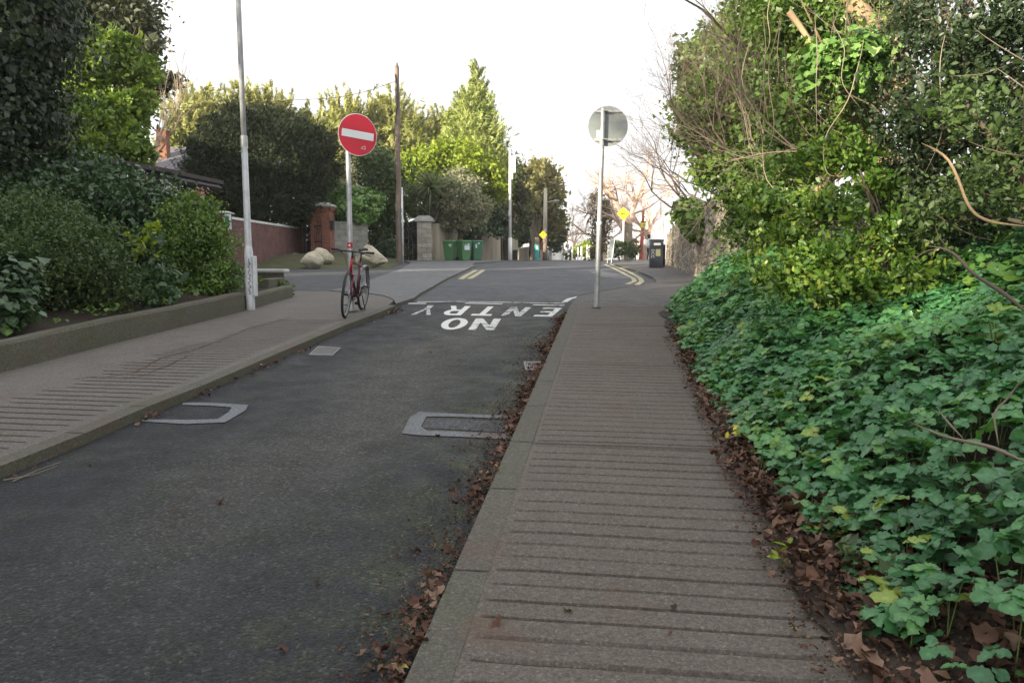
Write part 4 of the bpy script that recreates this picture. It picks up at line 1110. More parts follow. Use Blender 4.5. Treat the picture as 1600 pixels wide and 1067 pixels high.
# ================================================================ LITTER BIN, SMALL STREET THINGS
def litter_bin():
    Y = 30.5; b0 = at(1025, 412, Y); b0.z = G(Y)+.07; t = thing('litter_bin', 'dark grey street litter bin with white letters and a yellow panel, against the stone wall', 'litter bin', b0, R(-4))
    k = Y/FPX; W = 20*k; H = 43*k; D = .45
    MB().box((0, 0, H*.46), (W, D, H*.92)).build('body', 'litter_bin_grey', t, bevel=.02)
    MB().box((0, 0, H*.965), (W*1.06, D*1.06, H*.08)).build('hood', 'litter_bin_grey', t, bevel=.03)
    MB().box((0.01, -D/2-.004, H*.83), (W*.52, .012, H*.085)).build('opening', 'paint_white', t, bevel=.004)
    MB().box((.045, -D/2-.004, H*.53), (W*.36, .010, H*.24)).build('panel', 'coping_yellow', t)
    MB().box((W/2+.05, .05, H*.42), (.07, D*.7, H*.8)).build('side_post', 'iron', t)
    cu = bpy.data.curves.new('letters', 'FONT'); cu.body = 'DCC'; cu.size = .16; cu.extrude = .003; cu.align_x = 'CENTER'
    tmp = bpy.data.objects.new('letters', cu); COL.objects.link(tmp); bpy.context.view_layer.update()
    me = bpy.data.meshes.new_from_object(tmp); bpy.data.objects.remove(tmp); bpy.data.curves.remove(cu)
    me.materials.clear(); me.materials.append(MATS['paint_white'])
    o = bpy.data.objects.new('lettering', me); COL.objects.link(o); o.parent = t; o.location = (-W*.42, -D/2-.008, H*.49); o.rotation_euler = (PI/2, R(90), 0)
litter_bin()
def utility_box():
    Y = 62; b0 = at(804.5, 406, Y); b0.z = G(Y)+.05; t = thing('utility_box', 'small dark green utility cabinet at the foot of the stained wall', 'cabinet', b0)
    MB().box((0, 0, .36), (.40, .3, .72)).build('body', 'gate_black', t, bevel=.02)
    MB().prism([(-.2, -.16), (.2, -.16), (.2, .16), (-.2, .16)], .72, .79).build('cap', 'litter_bin_grey', t, bevel=.02)
    MB().box((0, -.155, .36), (.34, .012, .6)).build('door', 'leafdoor', t)
utility_box()
def teal_post():
    Y = 64; b0 = at(839, 407, Y); b0.z = G(Y)+.03; t = thing('wrapped_pillar', 'narrow pillar wrapped in teal sheeting with a brown top', 'pillar', b0); k = Y/FPX
    MB().box((0, 0, .60), (7*k, .34, 1.3)).build('teal_cover', 'teal', t, bevel=.04)
    MB().box((0, 0, 1.54), (6.6*k, .3, .58)).build('top_block', 'pole_wood', t, bevel=.02)
    MB().box((.01, -.18, 1.02), (.13, .01, .3)).build('notice', 'sign_white', t)
    t2 = thing('timber_hoarding', 'short rust brown timber boards between the teal pillar and the telegraph pole', 'fence', (at(846, 407, Y+.5).x, Y+.5, G(Y)))
    m = MB()
    for i in range(3): m.box((-.09+.09*i, 0, .78), (.08, .04, 1.5))
    m.build('boards', 'brick_plain', t2); MB().box((0, .03, 1.25), (.28, .03, .08)).build('rail', 'iron', t2)
teal_post()
def barrier():
    Y = 78; b0 = at(1002, 392, Y); b0.z = G(Y); t = thing('barrier_mast', 'red and white level crossing mast with a yellow and black box', 'crossing barrier', b0)
    H = at(1002, 322, Y).z-b0.z
    MB().tube([(0, 0, 0), (.05, 0, H*.4), (.15, 0, H)], [.22, .19, .10], 8).build('arm', 'red_paint', t)
    zc = at(1002, 352, Y).z-b0.z; MB().box((.1, -.2, zc), (.52, .16, .52)).build('yellow_box', 'sign_yellow', t, bevel=.02)
    MB().box((.1, -.2, zc+.30), (.56, .2, .1)).box((.2, -.29, zc), (.2, .02, .1)).build('hood', 'black_paint', t)
barrier()
def white_cabin():
    Y = 88; b0 = at(1011, 400, Y); b0.z = G(Y); t = thing('white_cabin', 'narrow white rendered building end beside the red crossing mast', 'building', b0)
    H = at(1011, 335, Y).z-b0.z; MB().box((-.1, 2, H/2), (.9, 4, H)).build('wall', 'render_white', t); MB().box((-.1, 2, H+.06), (1.1, 4.2, .12)).build('roof', 'hazy_grey', t)
white_cabin()
t, H = lamp_column('lamp_post', 'thin white post with a grey lantern standing behind the litter bin', 1034.5, 407, 313, 34, .045)
MB().box((-.10, 0, H-.35), (.06, .12, .55)).build('lantern_box', 'galvanised', t)
for i, px in enumerate((894, 903, 908.5, 917, 920.5, 931)):
    Y = 92; b0 = at(px, 406, Y); b0.z = G(Y); hh = [1.25, 1.5, 1.6, 1.75, 1.75, 1.6][i]
    o = MB().tube([(0, 0, -.1), (0, 0, hh)], .09, 8).build('white_post', 'paint_white'); o.location = b0
    tag(o, 'thin white post in the row in front of the far yellow green hedge', 'post', 'white posts along the far footpath')
for px, yt in ((874.5, 352), (886, 366)):
    Y = 120; b0 = at(px, 406, Y); b0.z = G(Y); t = thing('signal_mast', 'far %s reddish mast above the walkers at the end of the road' % ('taller' if yt < 360 else 'shorter'), 'mast', b0)
    MB().tube([(0, 0, 0), (0, 0, at(px, yt, Y).z-b0.z)], .09, 8).build('pole', 'brick_plain', t); MB().box((0, -.1, at(px, 385, Y).z-b0.z), (.5, .2, .7)).build('signal_head', 'litter_bin_grey', t, bevel=.03)

# people, far away and small
def person(label, px, Y, height, top, legs, rot=0.0, step=.16, group=None):
    b0 = at(px, 406, Y); b0.z = G(Y)+.0; root = thing('person', label, 'person', b0, rot, group); s = height/1.75
    V = [(0, 0, .93), (0, 0, 1.12), (0, 0, 1.38), (0, 0, 1.50), (0, -.01, 1.57), (0, 0, 1.72),
         (-.19, 0, 1.42), (-.25, .03, 1.14), (-.24, -.06, .90), (.19, 0, 1.42), (.25, -.03, 1.14), (.24, -.12, .92),
         (-.10, 0, .90), (-.11, -step*.5, .50), (-.11, step*.2, .09), (-.11, step*.2-.15, .04), (.10, 0, .90), (.11, -step*.2, .50), (.11, -step, .10), (.11, -step-.15, .05)]
    E = [(0, 1), (1, 2), (2, 3), (3, 4), (4, 5), (2, 6), (6, 7), (7, 8), (2, 9), (9, 10), (10, 11), (0, 12), (12, 13), (13, 14), (14, 15), (0, 16), (16, 17), (17, 18), (18, 19)]
    Rr = [.15, .14, .17, .06, .09, .095, .07, .05, .035, .07, .05, .035, .10, .065, .045, .04, .10, .065, .045, .04]
    me = bpy.data.meshes.new('body'); me.from_pydata([(x*s, y*s, z*s) for x, y, z in V], E, []); me.materials.append(MATS[legs])
    o = bpy.data.objects.new('body', me); COL.objects.link(o); o.parent = root; o.modifiers.new('skin', 'SKIN'); o.modifiers.new('sub', 'SUBSURF').render_levels = 1
    for i, r in enumerate(Rr): me.skin_vertices[0].data[i].radius = (r*s, r*s*.85)
    me.skin_vertices[0].data[0].use_root = True
    j = MB().tube([(0, 0, .86*s), (0, 0, 1.1*s), (0, 0, 1.36*s), (0, 0, 1.49*s)], [.19*s, .185*s, .215*s, .09*s], 12)
    for sx in (-1, 1): j.tube([(sx*.17*s, 0, 1.43*s), (sx*.26*s, 0, 1.14*s), (sx*.25*s, -.07*s, .94*s)], [.085*s, .065*s, .05*s], 8)
    j.build('jacket', top, root, smooth=True)
    MB().tube([(0, .015*s, 1.62*s), (0, .02*s, 1.72*s), (0, .01*s, 1.80*s)], [.105*s, .118*s, .05*s], 10).build('hair', 'hair_dark', root, smooth=True)
person('person in a pale jacket and dark trousers standing behind the litter bin', 1013.5, 52, 1.68, 'cloth_pale', 'cloth_dark', R(30))
person('far walker in a white top and black trousers in the middle of the pavement end', 884.5, 96, 1.75, 'cloth_pale', 'cloth_dark', R(10))
person('far walker in dark clothes beside the walker in the white top', 892, 99, 1.65, 'cloth_dark', 'cloth_dark', R(-10))

# ================================================================ BICYCLE
def bicycle():
    pf, pr = gp(527, 497.5, .07), gp(566, 484.5, .07)
    t = thing('bicycle', 'red and black bicycle standing against the pole of the no entry sign', 'bicycle', pr)
    d = (pf-pr); d.z = 0; L = 1.03; slope = math.atan2(G(pf.y)-G(pr.y), d.length); yaw = math.atan2(d.y, d.x)
    # own frame: x forward, y to the rider's left, z up; rear contact at the origin
    yaw += R(6); W2 = Matrix.Rotation(yaw, 4, 'Z') @ Matrix.Rotation(-slope, 4, 'Y') @ Matrix.Rotation(R(-5.0), 4, 'X') @ Matrix.Scale(.93, 4)
    Rw = .335; rear = Vector((0, 0, Rw+.016)); front = Vector((L, 0, Rw+.016)); bb = Vector((.435, 0, .275))
    seat_top = Vector((.285, 0, .80)); ht_top = Vector((.80, 0, .865)); ht_bot = Vector((.858, 0, .675))
    def B(mb, name, mat, parent=t, smooth=True, M_=None, bevel=0):
        mb.xf(W2 if M_ is None else W2 @ M_); return mb.build(name, mat, parent, smooth=smooth, bevel=bevel)
    steer_ax = (ht_top-ht_bot).normalized(); S = Matrix.Translation(ht_bot) @ Matrix.Rotation(R(5), 4, steer_ax) @ Matrix.Translation(-ht_bot)
    def wheel(c, M_=None):
        tw = B(MB().torus(c, (0, 1, 0), Rw-.004, .020, 56, 10), 'wheel', 'black_rubber', M_=M_)
        B(MB().torus(c, (0, 1, 0), Rw-.028, .0125, 56, 6), 'rim', 'fender_grey', tw, M_=M_)
        m = MB(); m.cyl(c+Vector((0, -.035, 0)), c+Vector((0, .035, 0)), .018, 12).disc(c+Vector((0, .03, 0)), (0, 1, 0), .028, .004, 16).disc(c+Vector((0, -.03, 0)), (0, 1, 0), .028, .004, 16)
        B(m, 'hub', 'black_paint', tw, M_=M_)
        sp = MB()
        for k in range(28):
            a = 2*PI*k/28; a2 = a+(.38 if k % 2 else -.38); y = .028*(1 if k % 4 < 2 else -1)
            sp.tube([c+Vector((.027*math.cos(a2), y, .027*math.sin(a2))), c+Vector(((Rw-.035)*math.cos(a), 0, (Rw-.035)*math.sin(a)))], .0013, 4)
        B(sp, 'spokes', 'steel', tw, M_=M_)
        B(MB().disc(c+Vector((0, .037, 0)), (0, 1, 0), .075, .0025, 28), 'brake_rotor', 'steel', tw, M_=M_)
    wheel(rear); wheel(front, S)
    fr = MB()
    fr.tube([bb, seat_top], .017, 12).tube([bb, ht_bot+Vector((-.01, 0, .02))], .022, 12).tube([seat_top-Vector((0, 0, .06)), ht_top-Vector((-.01, 0, .05))], .016, 12)
    for s in (-1, 1):
        fr.tube([bb+Vector((0, s*.03, 0)), rear+Vector((.1, s*.055, -.0)), rear+Vector((0, s*.062, 0))], .0105, 8)
        fr.tube([seat_top+Vector((.01, s*.018, -.08)), rear+Vector((.12, s*.05, .32)), rear+Vector((0, s*.062, 0))], .0085, 8)
    fr.cyl(bb+Vector((0, -.04, 0)), bb+Vector((0, .04, 0)), .024, 14)
    B(fr, 'frame', 'bike_maroon')
    B(MB().tube([ht_bot, ht_top], .023, 14), 'head_tube', 'bike_red')
    fk = MB(); crown = ht_bot-steer_ax*.03
    fk.tube([crown+Vector((0, -.052, -.03)), crown+Vector((0, -.03, 0)), crown+Vector((0, .03, 0)), crown+Vector((0, .052, -.03))], .017, 10)
    B(fk, 'fork_crown', 'bike_red', M_=S)
    fk = MB()
    for s in (-1, 1): fk.tube([crown+Vector((0, s*.050, -.025)), crown.lerp(front, .55)+Vector((0, s*.056, 0)), front+Vector((0, s*.056, 0))], [.016, .013, .010], 10)
    B(fk, 'fork', 'bike_maroon', M_=S)
    stem0 = ht_top+steer_ax*.10; st = MB().tube([ht_top, stem0], .017, 12).tube([stem0, stem0+Vector((.06, 0, .015))], .017, 10)
    B(st, 'stem', 'black_paint', M_=S)
    h0 = stem0+Vector((.065, 0, .015))
    hb = B(MB().tube([h0+Vector((-.05, -.31, .005)), h0+Vector((0, -.10, 0)), h0+Vector((0, .10, 0)), h0+Vector((-.05, .31, .005))], .0125, 10), 'handlebar', 'black_paint', M_=S)
    for s in (-1, 1):
        B(MB().tube([h0+Vector((-.03, s*.20, .003)), h0+Vector((-.052, s*.32, .006))], .0175, 10), 'grip', 'black_rubber', hb, M_=S)
        B(MB().tube([h0+Vector((0, s*.17, -.01)), h0+Vector((.05, s*.20, -.02)), h0+Vector((.035, s*.29, -.04))], .0065, 6), 'brake_lever', 'black_paint', hb, M_=S)
        B(MB().box(h0+Vector((.01, s*.155, -.008)), (.05, .04, .035)), 'shifter', 'black_paint', hb, smooth=False, M_=S, bevel=.006)
    cb = MB()
    for s in (-1, 1): cb.tube([h0+Vector((.03, s*.16, -.01)), h0+Vector((.11, s*.08, -.06)), ht_bot+Vector((.07, s*.02, .08)), ht_bot+Vector((.0, s*.028, -.02)), bb.lerp(ht_bot, .6)+Vector((0, s*.02, -.02))], .0035, 6)
    B(cb, 'cables', 'black_rubber')
    ax = (seat_top-bb).normalized(); sp_top = seat_top+ax*.14
    B(MB().tube([seat_top-ax*.02, sp_top], .0135, 10), 'seat_post', 'black_paint')
    sd = MB(); prof = [(-.13, .075, .0), (-.09, .078, .012), (-.03, .062, .006), (.03, .030, .0), (.10, .019, -.002), (.14, .013, -.012)]
    for x, w, z in prof:
        c = sp_top+Vector((x, 0, .05+z)); sd.v += [tuple(c+Vector((0, w*a, b_))) for a, b_ in ((-1, -.02), (-.85, .006), (0, .014), (.85, .006), (1, -.02), (0, -.028))]
    for i in range(5):
        for k in range(6): sd.f.append((6*i+k, 6*i+(k+1) % 6, 6*i+6+(k+1) % 6, 6*i+6+k)); sd.m.append(0)
    sd.f += [(5, 4, 3, 2, 1, 0), tuple(range(30, 36))]; sd.m += [0, 0]
    B(sd, 'saddle', 'black_rubber')
    # mudguard over the rear wheel
    mg = MB(); n_ = 20
    for i in range(n_+1):
        a = R(38)+R(95)*i/n_
        for y, o in ((-.028, -.012), (-.018, .0), (0, .006), (.018, 0), (.028, -.012)):
            r = Rw+.036+o; mg.v.append(tuple(rear+Vector((r*math.cos(a), y, r*math.sin(a)))))
    for i in range(n_):
        for k in range(4): q = i*5+k; mg.f.append((q, q+1, q+6, q+5)); mg.m.append(0)
    B(mg, 'mudguard', 'fender_grey')
    ms = MB()
    for s in (-1, 1): ms.tube([rear+Vector((0, s*.05, 0)), rear+Vector((-.20, s*.03, .31))], .003, 5)
    B(ms, 'mudguard_stay', 'black_paint')
    cr = MB(); cr.torus(bb+Vector((0, -.045, 0)), (0, 1, 0), .085, .005, 32, 6)
    for k in range(5): a = 2*PI*k/5; cr.tube([bb+Vector((0, -.045, 0)), bb+Vector((.083*math.cos(a), -.045, .083*math.sin(a)))], .006, 5)
    cr = B(cr, 'chainring', 'black_paint')
    for s, a in ((-1, R(-60)), (1, R(120))):
        e = bb+Vector((.17*math.cos(a), s*.075, .17*math.sin(a)))
        ck = B(MB().tube([bb+Vector((0, s*.055, 0)), e], [.013, .010], 8), 'crank', 'black_paint')
        B(MB().box(e+Vector((0, s*.055, 0)), (.085, .09, .022)), 'pedal', 'black_rubber', ck, smooth=False, bevel=.004)
    ch = MB(); top = [bb+Vector((0, -.045, .085)), rear+Vector((0, -.045, .036))]; bot = [bb+Vector((0, -.045, -.085)), rear+Vector((.03, -.045, -.11)), rear+Vector((.0, -.045, -.055))]
    ch.tube(top, .005, 5).tube(bot, .005, 5); B(ch, 'chain', 'black_paint')
    cs = MB()
    for k in range(5): cs.disc(rear+Vector((0, -.032-.004*k, 0)), (0, 1, 0), .058-.007*k, .002, 20)
    cs.box(rear+Vector((.02, -.055, -.09)), (.03, .015, .10)); B(cs, 'cassette', 'steel')
    B(MB().tube([bb+Vector((-.10, .06, .02)), bb+Vector((-.22, .10, -.24))], .008, 8), 'kickstand', 'black_paint')
    B(MB().box(rear+Vector((-.02, -.09, -.245)), (.14, .06, .05)), 'lock', 'black_rubber', smooth=False, bevel=.01)
    return t
bicycle()

# ================================================================ DRAIN COVERS
def drain(label, quad, bars=True):
    c = sum((Vector(p) for p in quad), Vector((0, 0)))/4
    t = thing('drain_cover', label, 'drain cover', (c.x, c.y, G(c.y)), 0, 'drain covers in the gutter')
    q = [Vector(p) for p in quad]
    def pt(a, b_, dz): 
        p = q[0].lerp(q[1], a).lerp(q[3].lerp(q[2], a), b_); return (p.x, p.y, G(p.y)+dz)
    m = MB(); e = .12
    for (a0, b0, a1, b1) in ((0, 0, 1, e), (0, 1-e, 1, 1), (0, e, .08, 1-e), (.92, e, 1, 1-e)):
        z0, z1 = .002, .014; m.add([pt(a0, b0, z0), pt(a1, b0, z0), pt(a1, b1, z0), pt(a0, b1, z0), pt(a0, b0, z1), pt(a1, b0, z1), pt(a1, b1, z1), pt(a0, b1, z1)], [(4, 5, 6, 7), (0, 1, 5, 4), (1, 2, 6, 5), (2, 3, 7, 6), (3, 0, 4, 7)])
    m.build('frame', 'drain_iron', t, world=True)
    g = MB(); n_ = 8
    for k in range(n_):
        a0 = .11+.78*k/n_; a1 = a0+.78/n_*.6; g.add([pt(a0, .14, .010), pt(a1, .14, .010), pt(a1, .86, .010), pt(a0, .86, .010)], [(0, 1, 2, 3)])
    g.build('grating', 'drain_iron', t, world=True)
    MB().add([pt(.05, .05, .005), pt(.95, .05, .005), pt(.95, .95, .005), pt(.05, .95, .005)], [(0, 1, 2, 3)]).build('pit_shade', 'gate_black', t, world=True)  # flat black sheet painted for the shade below the grating
simple('drain_iron', (.21, .20, .20), .6, .4, .25, 12, .2)
drain('iron drain grating by the right kerb, partly covered by leaves', P2((821, 580), (852, 581), (855, 567.5), (818, 567)))
drain('iron drain grating by the left kerb, near the bicycle', P2((482, 556), (520, 557), (533, 545), (497, 543)))

# ================================================================ PLANTING: helpers
def RG(s): return np.random.default_rng(s)
def tree(name, label, cat, px, Y, blobs, n, size, kind, mat, seed, trunk='bark', r=.16, clump=.16, per=40, shell=.5, up=.5, droop=0.0, group=None, limbs=True, base=None, normals=False, dirs_up=None, bare=0, jit=.5, zb=None, rough=.13, shoots=None):
    rng = RG(seed)
    b0 = Vector(base) if base else at(px, 406, Y)
    if not base: b0.z = (G(Y) if zb is None else zb)
    t = thing(name, label, cat, b0, 0, group)
    if trunk:
        mb = MB(); zt = max(b[0][2]+b[1][2]*.3 for b in blobs); ctop = max(blobs, key=lambda b: b[0][2])[0]
        pts = []; m_ = 6
        for i in range(m_+1):
            f = i/m_; p = b0.lerp(Vector((ctop[0], ctop[1], zt)), f); j = r*.9*math.sin(PI*f); p += Vector((rng.normal()*j*.6, rng.normal()*j*.6, 0)); pts.append(p)
        pts[0].z -= .15
        mb.tube(pts, [r*(1.15-.85*i/m_) for i in range(m_+1)], 8, False)
        if limbs:
            for c, rad in blobs:
                c = Vector(c); st = pts[min(m_, max(1, int(m_*(.25+.4*rng.random()))))]
                if (c-st).length > .4:
                    mid = st.lerp(c, .5)+Vector((0, 0, .1*(c-st).length)); mb.tube([st, mid, c], [r*.5, r*.33, r*.15], 6, False)
                    for k in range(4):
                        e = c+Vector(rng.normal(size=3)*np.array(rad)*.55); mb.tube([mid.lerp(c, .3+.2*k), e], [r*.16, r*.05], 4, False)
        mb.build('trunk' if name.endswith('tree') or 'tree' in name else 'stem', trunk, t, world=True, smooth=True)
    P, Q, rn = blobpts(blobs, n, rng, clump, per, shell, rough)
    dirs = None
    if dirs_up is not None: dirs = Q+np.array([0, 0, dirs_up])[None, :]
    if shoots:
        cnt, L, per_ = shoots; SP, SD = [], []
        for k in range(cnt):
            c, rad = blobs[int(rng.integers(0, len(blobs)))]; d = rng.normal(size=3); d[2] = abs(d[2])+.15; d /= np.linalg.norm(d)
            st = np.array(c)+d*np.array(rad)*.8; dd = d*.75+np.array([0, 0, .75])+rng.normal(size=3)*.25; dd /= np.linalg.norm(dd); ll = L*(.5+.8*rng.random())
            f = np.sort(rng.random(per_)); SP.append(st+dd*f[:, None]*ll+np.array([0, 0, .12])*(f**2)[:, None]*ll+rng.normal(size=(per_, 3))*(.12*(1.05-f))[:, None]*L*.35); SD.append(np.tile(dd*2.2, (per_, 1)))
        P = np.concatenate([P]+SP); dirs = np.concatenate([dirs]+SD); Q = np.concatenate([Q]+SD); rn = np.concatenate([rn, .4+.6*rng.random(cnt*per_)])
    leaves('crown', mat, P, size, kind, t, up, rng, droop, normals=Q if normals else None, dirs=dirs, rnd=rn, jit=jit)
    return t

# ---------------------------------------------------------------- left side, near
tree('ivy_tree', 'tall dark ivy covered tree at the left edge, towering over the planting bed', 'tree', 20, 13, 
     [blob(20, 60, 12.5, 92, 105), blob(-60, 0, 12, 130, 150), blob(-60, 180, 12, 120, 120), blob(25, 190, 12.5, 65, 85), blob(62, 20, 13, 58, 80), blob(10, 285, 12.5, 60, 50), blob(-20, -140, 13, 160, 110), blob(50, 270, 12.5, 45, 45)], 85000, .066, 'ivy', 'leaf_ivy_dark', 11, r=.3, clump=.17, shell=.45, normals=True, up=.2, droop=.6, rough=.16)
tree('holm_oak_tree', 'dark evergreen tree rising behind the bright green tree at the left', 'tree', 170, 28,
     [blob(150, 40, 28, 60, 75), blob(205, 30, 28, 40, 60), blob(215, 100, 27, 36, 40), blob(232, 60, 28, 18, 20), blob(262, 130, 27, 22, 16), blob(235, 135, 28, 30, 20), blob(150, -70, 28, 75, 60), blob(180, 150, 28, 55, 60)], 16000, .22, 'quad', 'leaf_holm', 12, r=.35, clump=.24, shell=.35)
tree('evergreen_tree', 'sunlit bright green bushy tree in front of the dark evergreen at the left', 'tree', 140, 20,
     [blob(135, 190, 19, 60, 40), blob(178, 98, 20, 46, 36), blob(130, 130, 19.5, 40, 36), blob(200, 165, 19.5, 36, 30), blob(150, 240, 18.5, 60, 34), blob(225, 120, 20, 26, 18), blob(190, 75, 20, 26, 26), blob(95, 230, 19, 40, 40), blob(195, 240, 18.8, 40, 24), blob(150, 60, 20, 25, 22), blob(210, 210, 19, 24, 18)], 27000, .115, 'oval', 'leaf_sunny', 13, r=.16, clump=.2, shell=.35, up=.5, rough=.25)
# bed shrubs (base on the raised soil)
def shrub(label, px, Y, blobs, n, size, kind, mat, seed, zb=.3, **k):
    b0 = at(px, 450, Y); b0.z = G(Y)+zb
    return tree('shrub', label, 'shrub', px, Y, blobs, n, size, kind, mat, seed, base=tuple(b0), r=k.pop('r', .03), group=k.pop('group', None), **k)
shrub('large dark fine leaved shrub at the left edge of the planting bed', 90, 9.6, [blob(90, 400, 9.6, 95, 55), blob(20, 430, 9.2, 80, 60), blob(160, 440, 9.9, 60, 45), blob(60, 355, 10, 60, 40), blob(130, 370, 10.2, 50, 30)], 26000, .042, 'oval', 'leaf_mid', 21, clump=.22, shell=.4)
shrub('tall glossy leaved shrub in the middle of the planting bed, below the pergola', 170, 12.5, [blob(160, 320, 12.5, 80, 50), blob(110, 290, 12.8, 70, 45), blob(215, 310, 13, 50, 40), blob(70, 320, 12, 60, 50), blob(195, 360, 12.5, 55, 45), blob(250, 330, 13, 30, 30), blob(50, 270, 13, 40, 36)], 20000, .085, 'oval', 'leaf_bluegreen', 22, clump=.24, shell=.4)
shrub('reddish brown twiggy shrub low in the planting bed near the left edge', 50, 10.6, [blob(50, 340, 10.8, 70, 40), blob(5, 360, 10.3, 60, 50), blob(95, 340, 11, 40, 30)], 6000, .05, 'oval', 'leaf_mid', 28, clump=.22, shell=.4)
shrub('mid green arching shrub beside the lamp post, filling the end of the planting bed', 320, 12.4, [blob(318, 385, 12.6, 40, 45), blob(290, 370, 12.5, 50, 55), blob(335, 425, 12.4, 34, 30), blob(300, 325, 13, 38, 22), blob(260, 400, 12.2, 44, 45), blob(320, 445, 12.3, 44, 20), blob(235, 340, 12.8, 30, 30)], 22000, .055, 'oval', 'leaf_ivy', 23, clump=.24, shell=.4)
shrub('small variegated shrub with cream edged leaves in the planting bed', 226, 10.9, [blob(228, 375, 10.9, 20, 22), blob(222, 410, 10.8, 26, 26), blob(240, 440, 10.7, 26, 26), blob(250, 465, 10.5, 20, 14)], 1500, .095, 'oval', 'leaf_bluegreen', 24, clump=.3, per=10)
shrub('pale green leafed shoots topping the small variegated shrub', 226, 10.85, [blob(222, 372, 10.75, 16, 16), blob(226, 392, 10.7, 16, 14), blob(238, 357, 10.8, 6, 8)], 110, .11, 'oval', 'leaf_lime', 25, clump=.4, per=8, trunk=None)
shrub('broad leaved blue green plant at the very left of the planting bed', 15, 8.2, [blob(15, 430, 8.2, 34, 40), blob(-25, 460, 8.0, 40, 50), blob(20, 480, 8.0, 24, 30)], 2000, .085, 'ivy', 'leaf_bluegreen', 26, clump=.3, per=14, normals=True, up=1.0)
rng = RG(31)
def rose(label, px, py, Y):
    t = thing('rose_flower', label, 'flower', at(px, py, Y)); c = at(px, py, Y)
    pts = np.array([tuple(c)])+rng.normal(size=(46, 3))*.055; leaves('petals', 'petal_pink', pts, .065, 'oval', t, .2, rng)
    s = MB(); s.tube([c, c+Vector((.05, .05, -.25)), c+Vector((.0, .1, -.7))], .008, 5); s.build('stem', 'twig', t, world=True)
rose('pink flower cluster on the shrub nearest the brick wall', 312, 303, 13.0); rose('pink flower cluster by the pergola above the planting bed', 217, 286, 13.2)
# dark yew in front of the brick wall's garden
tree('yew_tree', 'large rounded dark yew tree overhanging the brick garden wall', 'tree', 420, 39,
     [blob(410, 250, 37.5, 98, 60), blob(350, 265, 36.5, 62, 60), blob(470, 250, 38.0, 60, 60), blob(385, 205, 38.0, 56, 36), blob(430, 205, 38.0, 56, 36), blob(320, 300, 36.0, 34, 34), blob(410, 310, 37.0, 90, 40), blob(485, 228, 39.0, 34, 34), blob(352, 232, 37.0, 40, 38)], 105000, .15, 'spray', 'leaf_yew', 41, r=.3, clump=.13, shell=.72, per=60, rough=.06, up=.3, dirs_up=.5)
tree('shrub', 'dark evergreen shrub in the shadow behind the iron gate', 'shrub', 478, 43, [blob(478, 370, 42.5, 26, 34), blob(455, 330, 43, 30, 20), blob(500, 310, 43, 16, 20)], 7000, .2, 'quad', 'leaf_yew', 42, r=.06, shell=.5)
# background cypresses and broadleaves
cyp = [(300, 52, [(300, 195, 32, 50), (320, 160, 30, 28), (285, 230, 30, 30)]), (395, 56, [(365, 165, 44, 32), (400, 150, 30, 22), (430, 165, 30, 24)]),
       (515, 54, [(505, 190, 44, 40), (545, 165, 40, 28), (525, 215, 40, 30), (560, 190, 34, 28)]), (610, 57, [(600, 200, 34, 34), (630, 185, 40, 40), (615, 155, 18, 22), (590, 225, 36, 24)]),
       (680, 60, [(670, 200, 44, 34), (700, 190, 26, 24), (650, 225, 40, 26)])]
labs = ['spiky topped cypress at the far left of the sunlit row, beside the bare birch', 'sunlit cypress directly behind the crown of the dark yew', 'feathery sunlit cypress rising behind the no entry sign disc', 'sunlit cypress behind the tall wooden telegraph pole', 'sunlit cypress between the wooden pole and the conical conifer']
for i, (px, Y, bl) in enumerate(cyp):
    B_ = [blob(x, y+38, Y+rng.normal()*1.5, rx*.95, ry*.85) for x, y, rx, ry in bl]
    t = tree('cypress_tree', labs[i], 'tree', px, Y, B_, 11000, .50, 'spray', 'leaf_cypress', 50+i, trunk='bark_pale', limbs=(i > 0), r=.3 if i else .1, clump=.17, per=22, shell=.35, up=.25, dirs_up=1.1, rough=.2, shoots=(140, 1.7, 24), group='sunlit cypresses behind the gardens')
B_ = []
for i in range(13):
    f = i/12; B_.append(blob(742+4*math.sin(i*2)-6*f, 128+150*f, 52, 6+54*f**.75, 13+14*f))
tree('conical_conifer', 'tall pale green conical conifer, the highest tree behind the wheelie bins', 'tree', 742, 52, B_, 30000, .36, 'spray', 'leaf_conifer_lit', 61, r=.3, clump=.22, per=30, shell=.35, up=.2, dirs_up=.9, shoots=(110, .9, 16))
tree('lime_shrub_tree', 'bright yellow green bushy tree behind the spiky cordyline', 'tree', 680, 49, [blob(660, 262, 49, 34, 30), blob(700, 250, 50, 44, 30), blob(735, 265, 49, 40, 34), blob(645, 285, 48.5, 22, 26), blob(770, 285, 49, 24, 30)], 13000, .26, 'quad', 'leaf_lime', 62, r=.2, clump=.22, shell=.4)
tree('evergreen_tree', 'mid green loose evergreen between the sign pole and the wooden telegraph pole', 'tree', 600, 43, [blob(600, 290, 43, 34, 50), blob(585, 260, 44, 24, 34), blob(604, 340, 43, 20, 40), blob(575, 330, 43, 28, 38), blob(600, 385, 43, 34, 26)], 14000, .20, 'quad', 'leaf_mid', 63, r=.2, clump=.24, shell=.35)
tree('clipped_shrub', 'dark rounded clipped shrub at the foot of the wooden pole', 'shrub', 605, 42, [blob(604, 392, 41.8, 15, 15)], 5000, .09, 'quad', 'leaf_bluegreen', 64, r=.05, clump=.12, shell=.85)
tree('grey_tree', 'bare grey leaved tree behind the right hand boulder', 'tree', 572, 46, [blob(572, 290, 46, 20, 40), blob(560, 265, 47, 25, 25), blob(545, 320, 46, 26, 26)], 2600, .2, 'quad', 'leaf_grey', 65, r=.18, clump=.25, shell=.35, trunk='bark_pale')
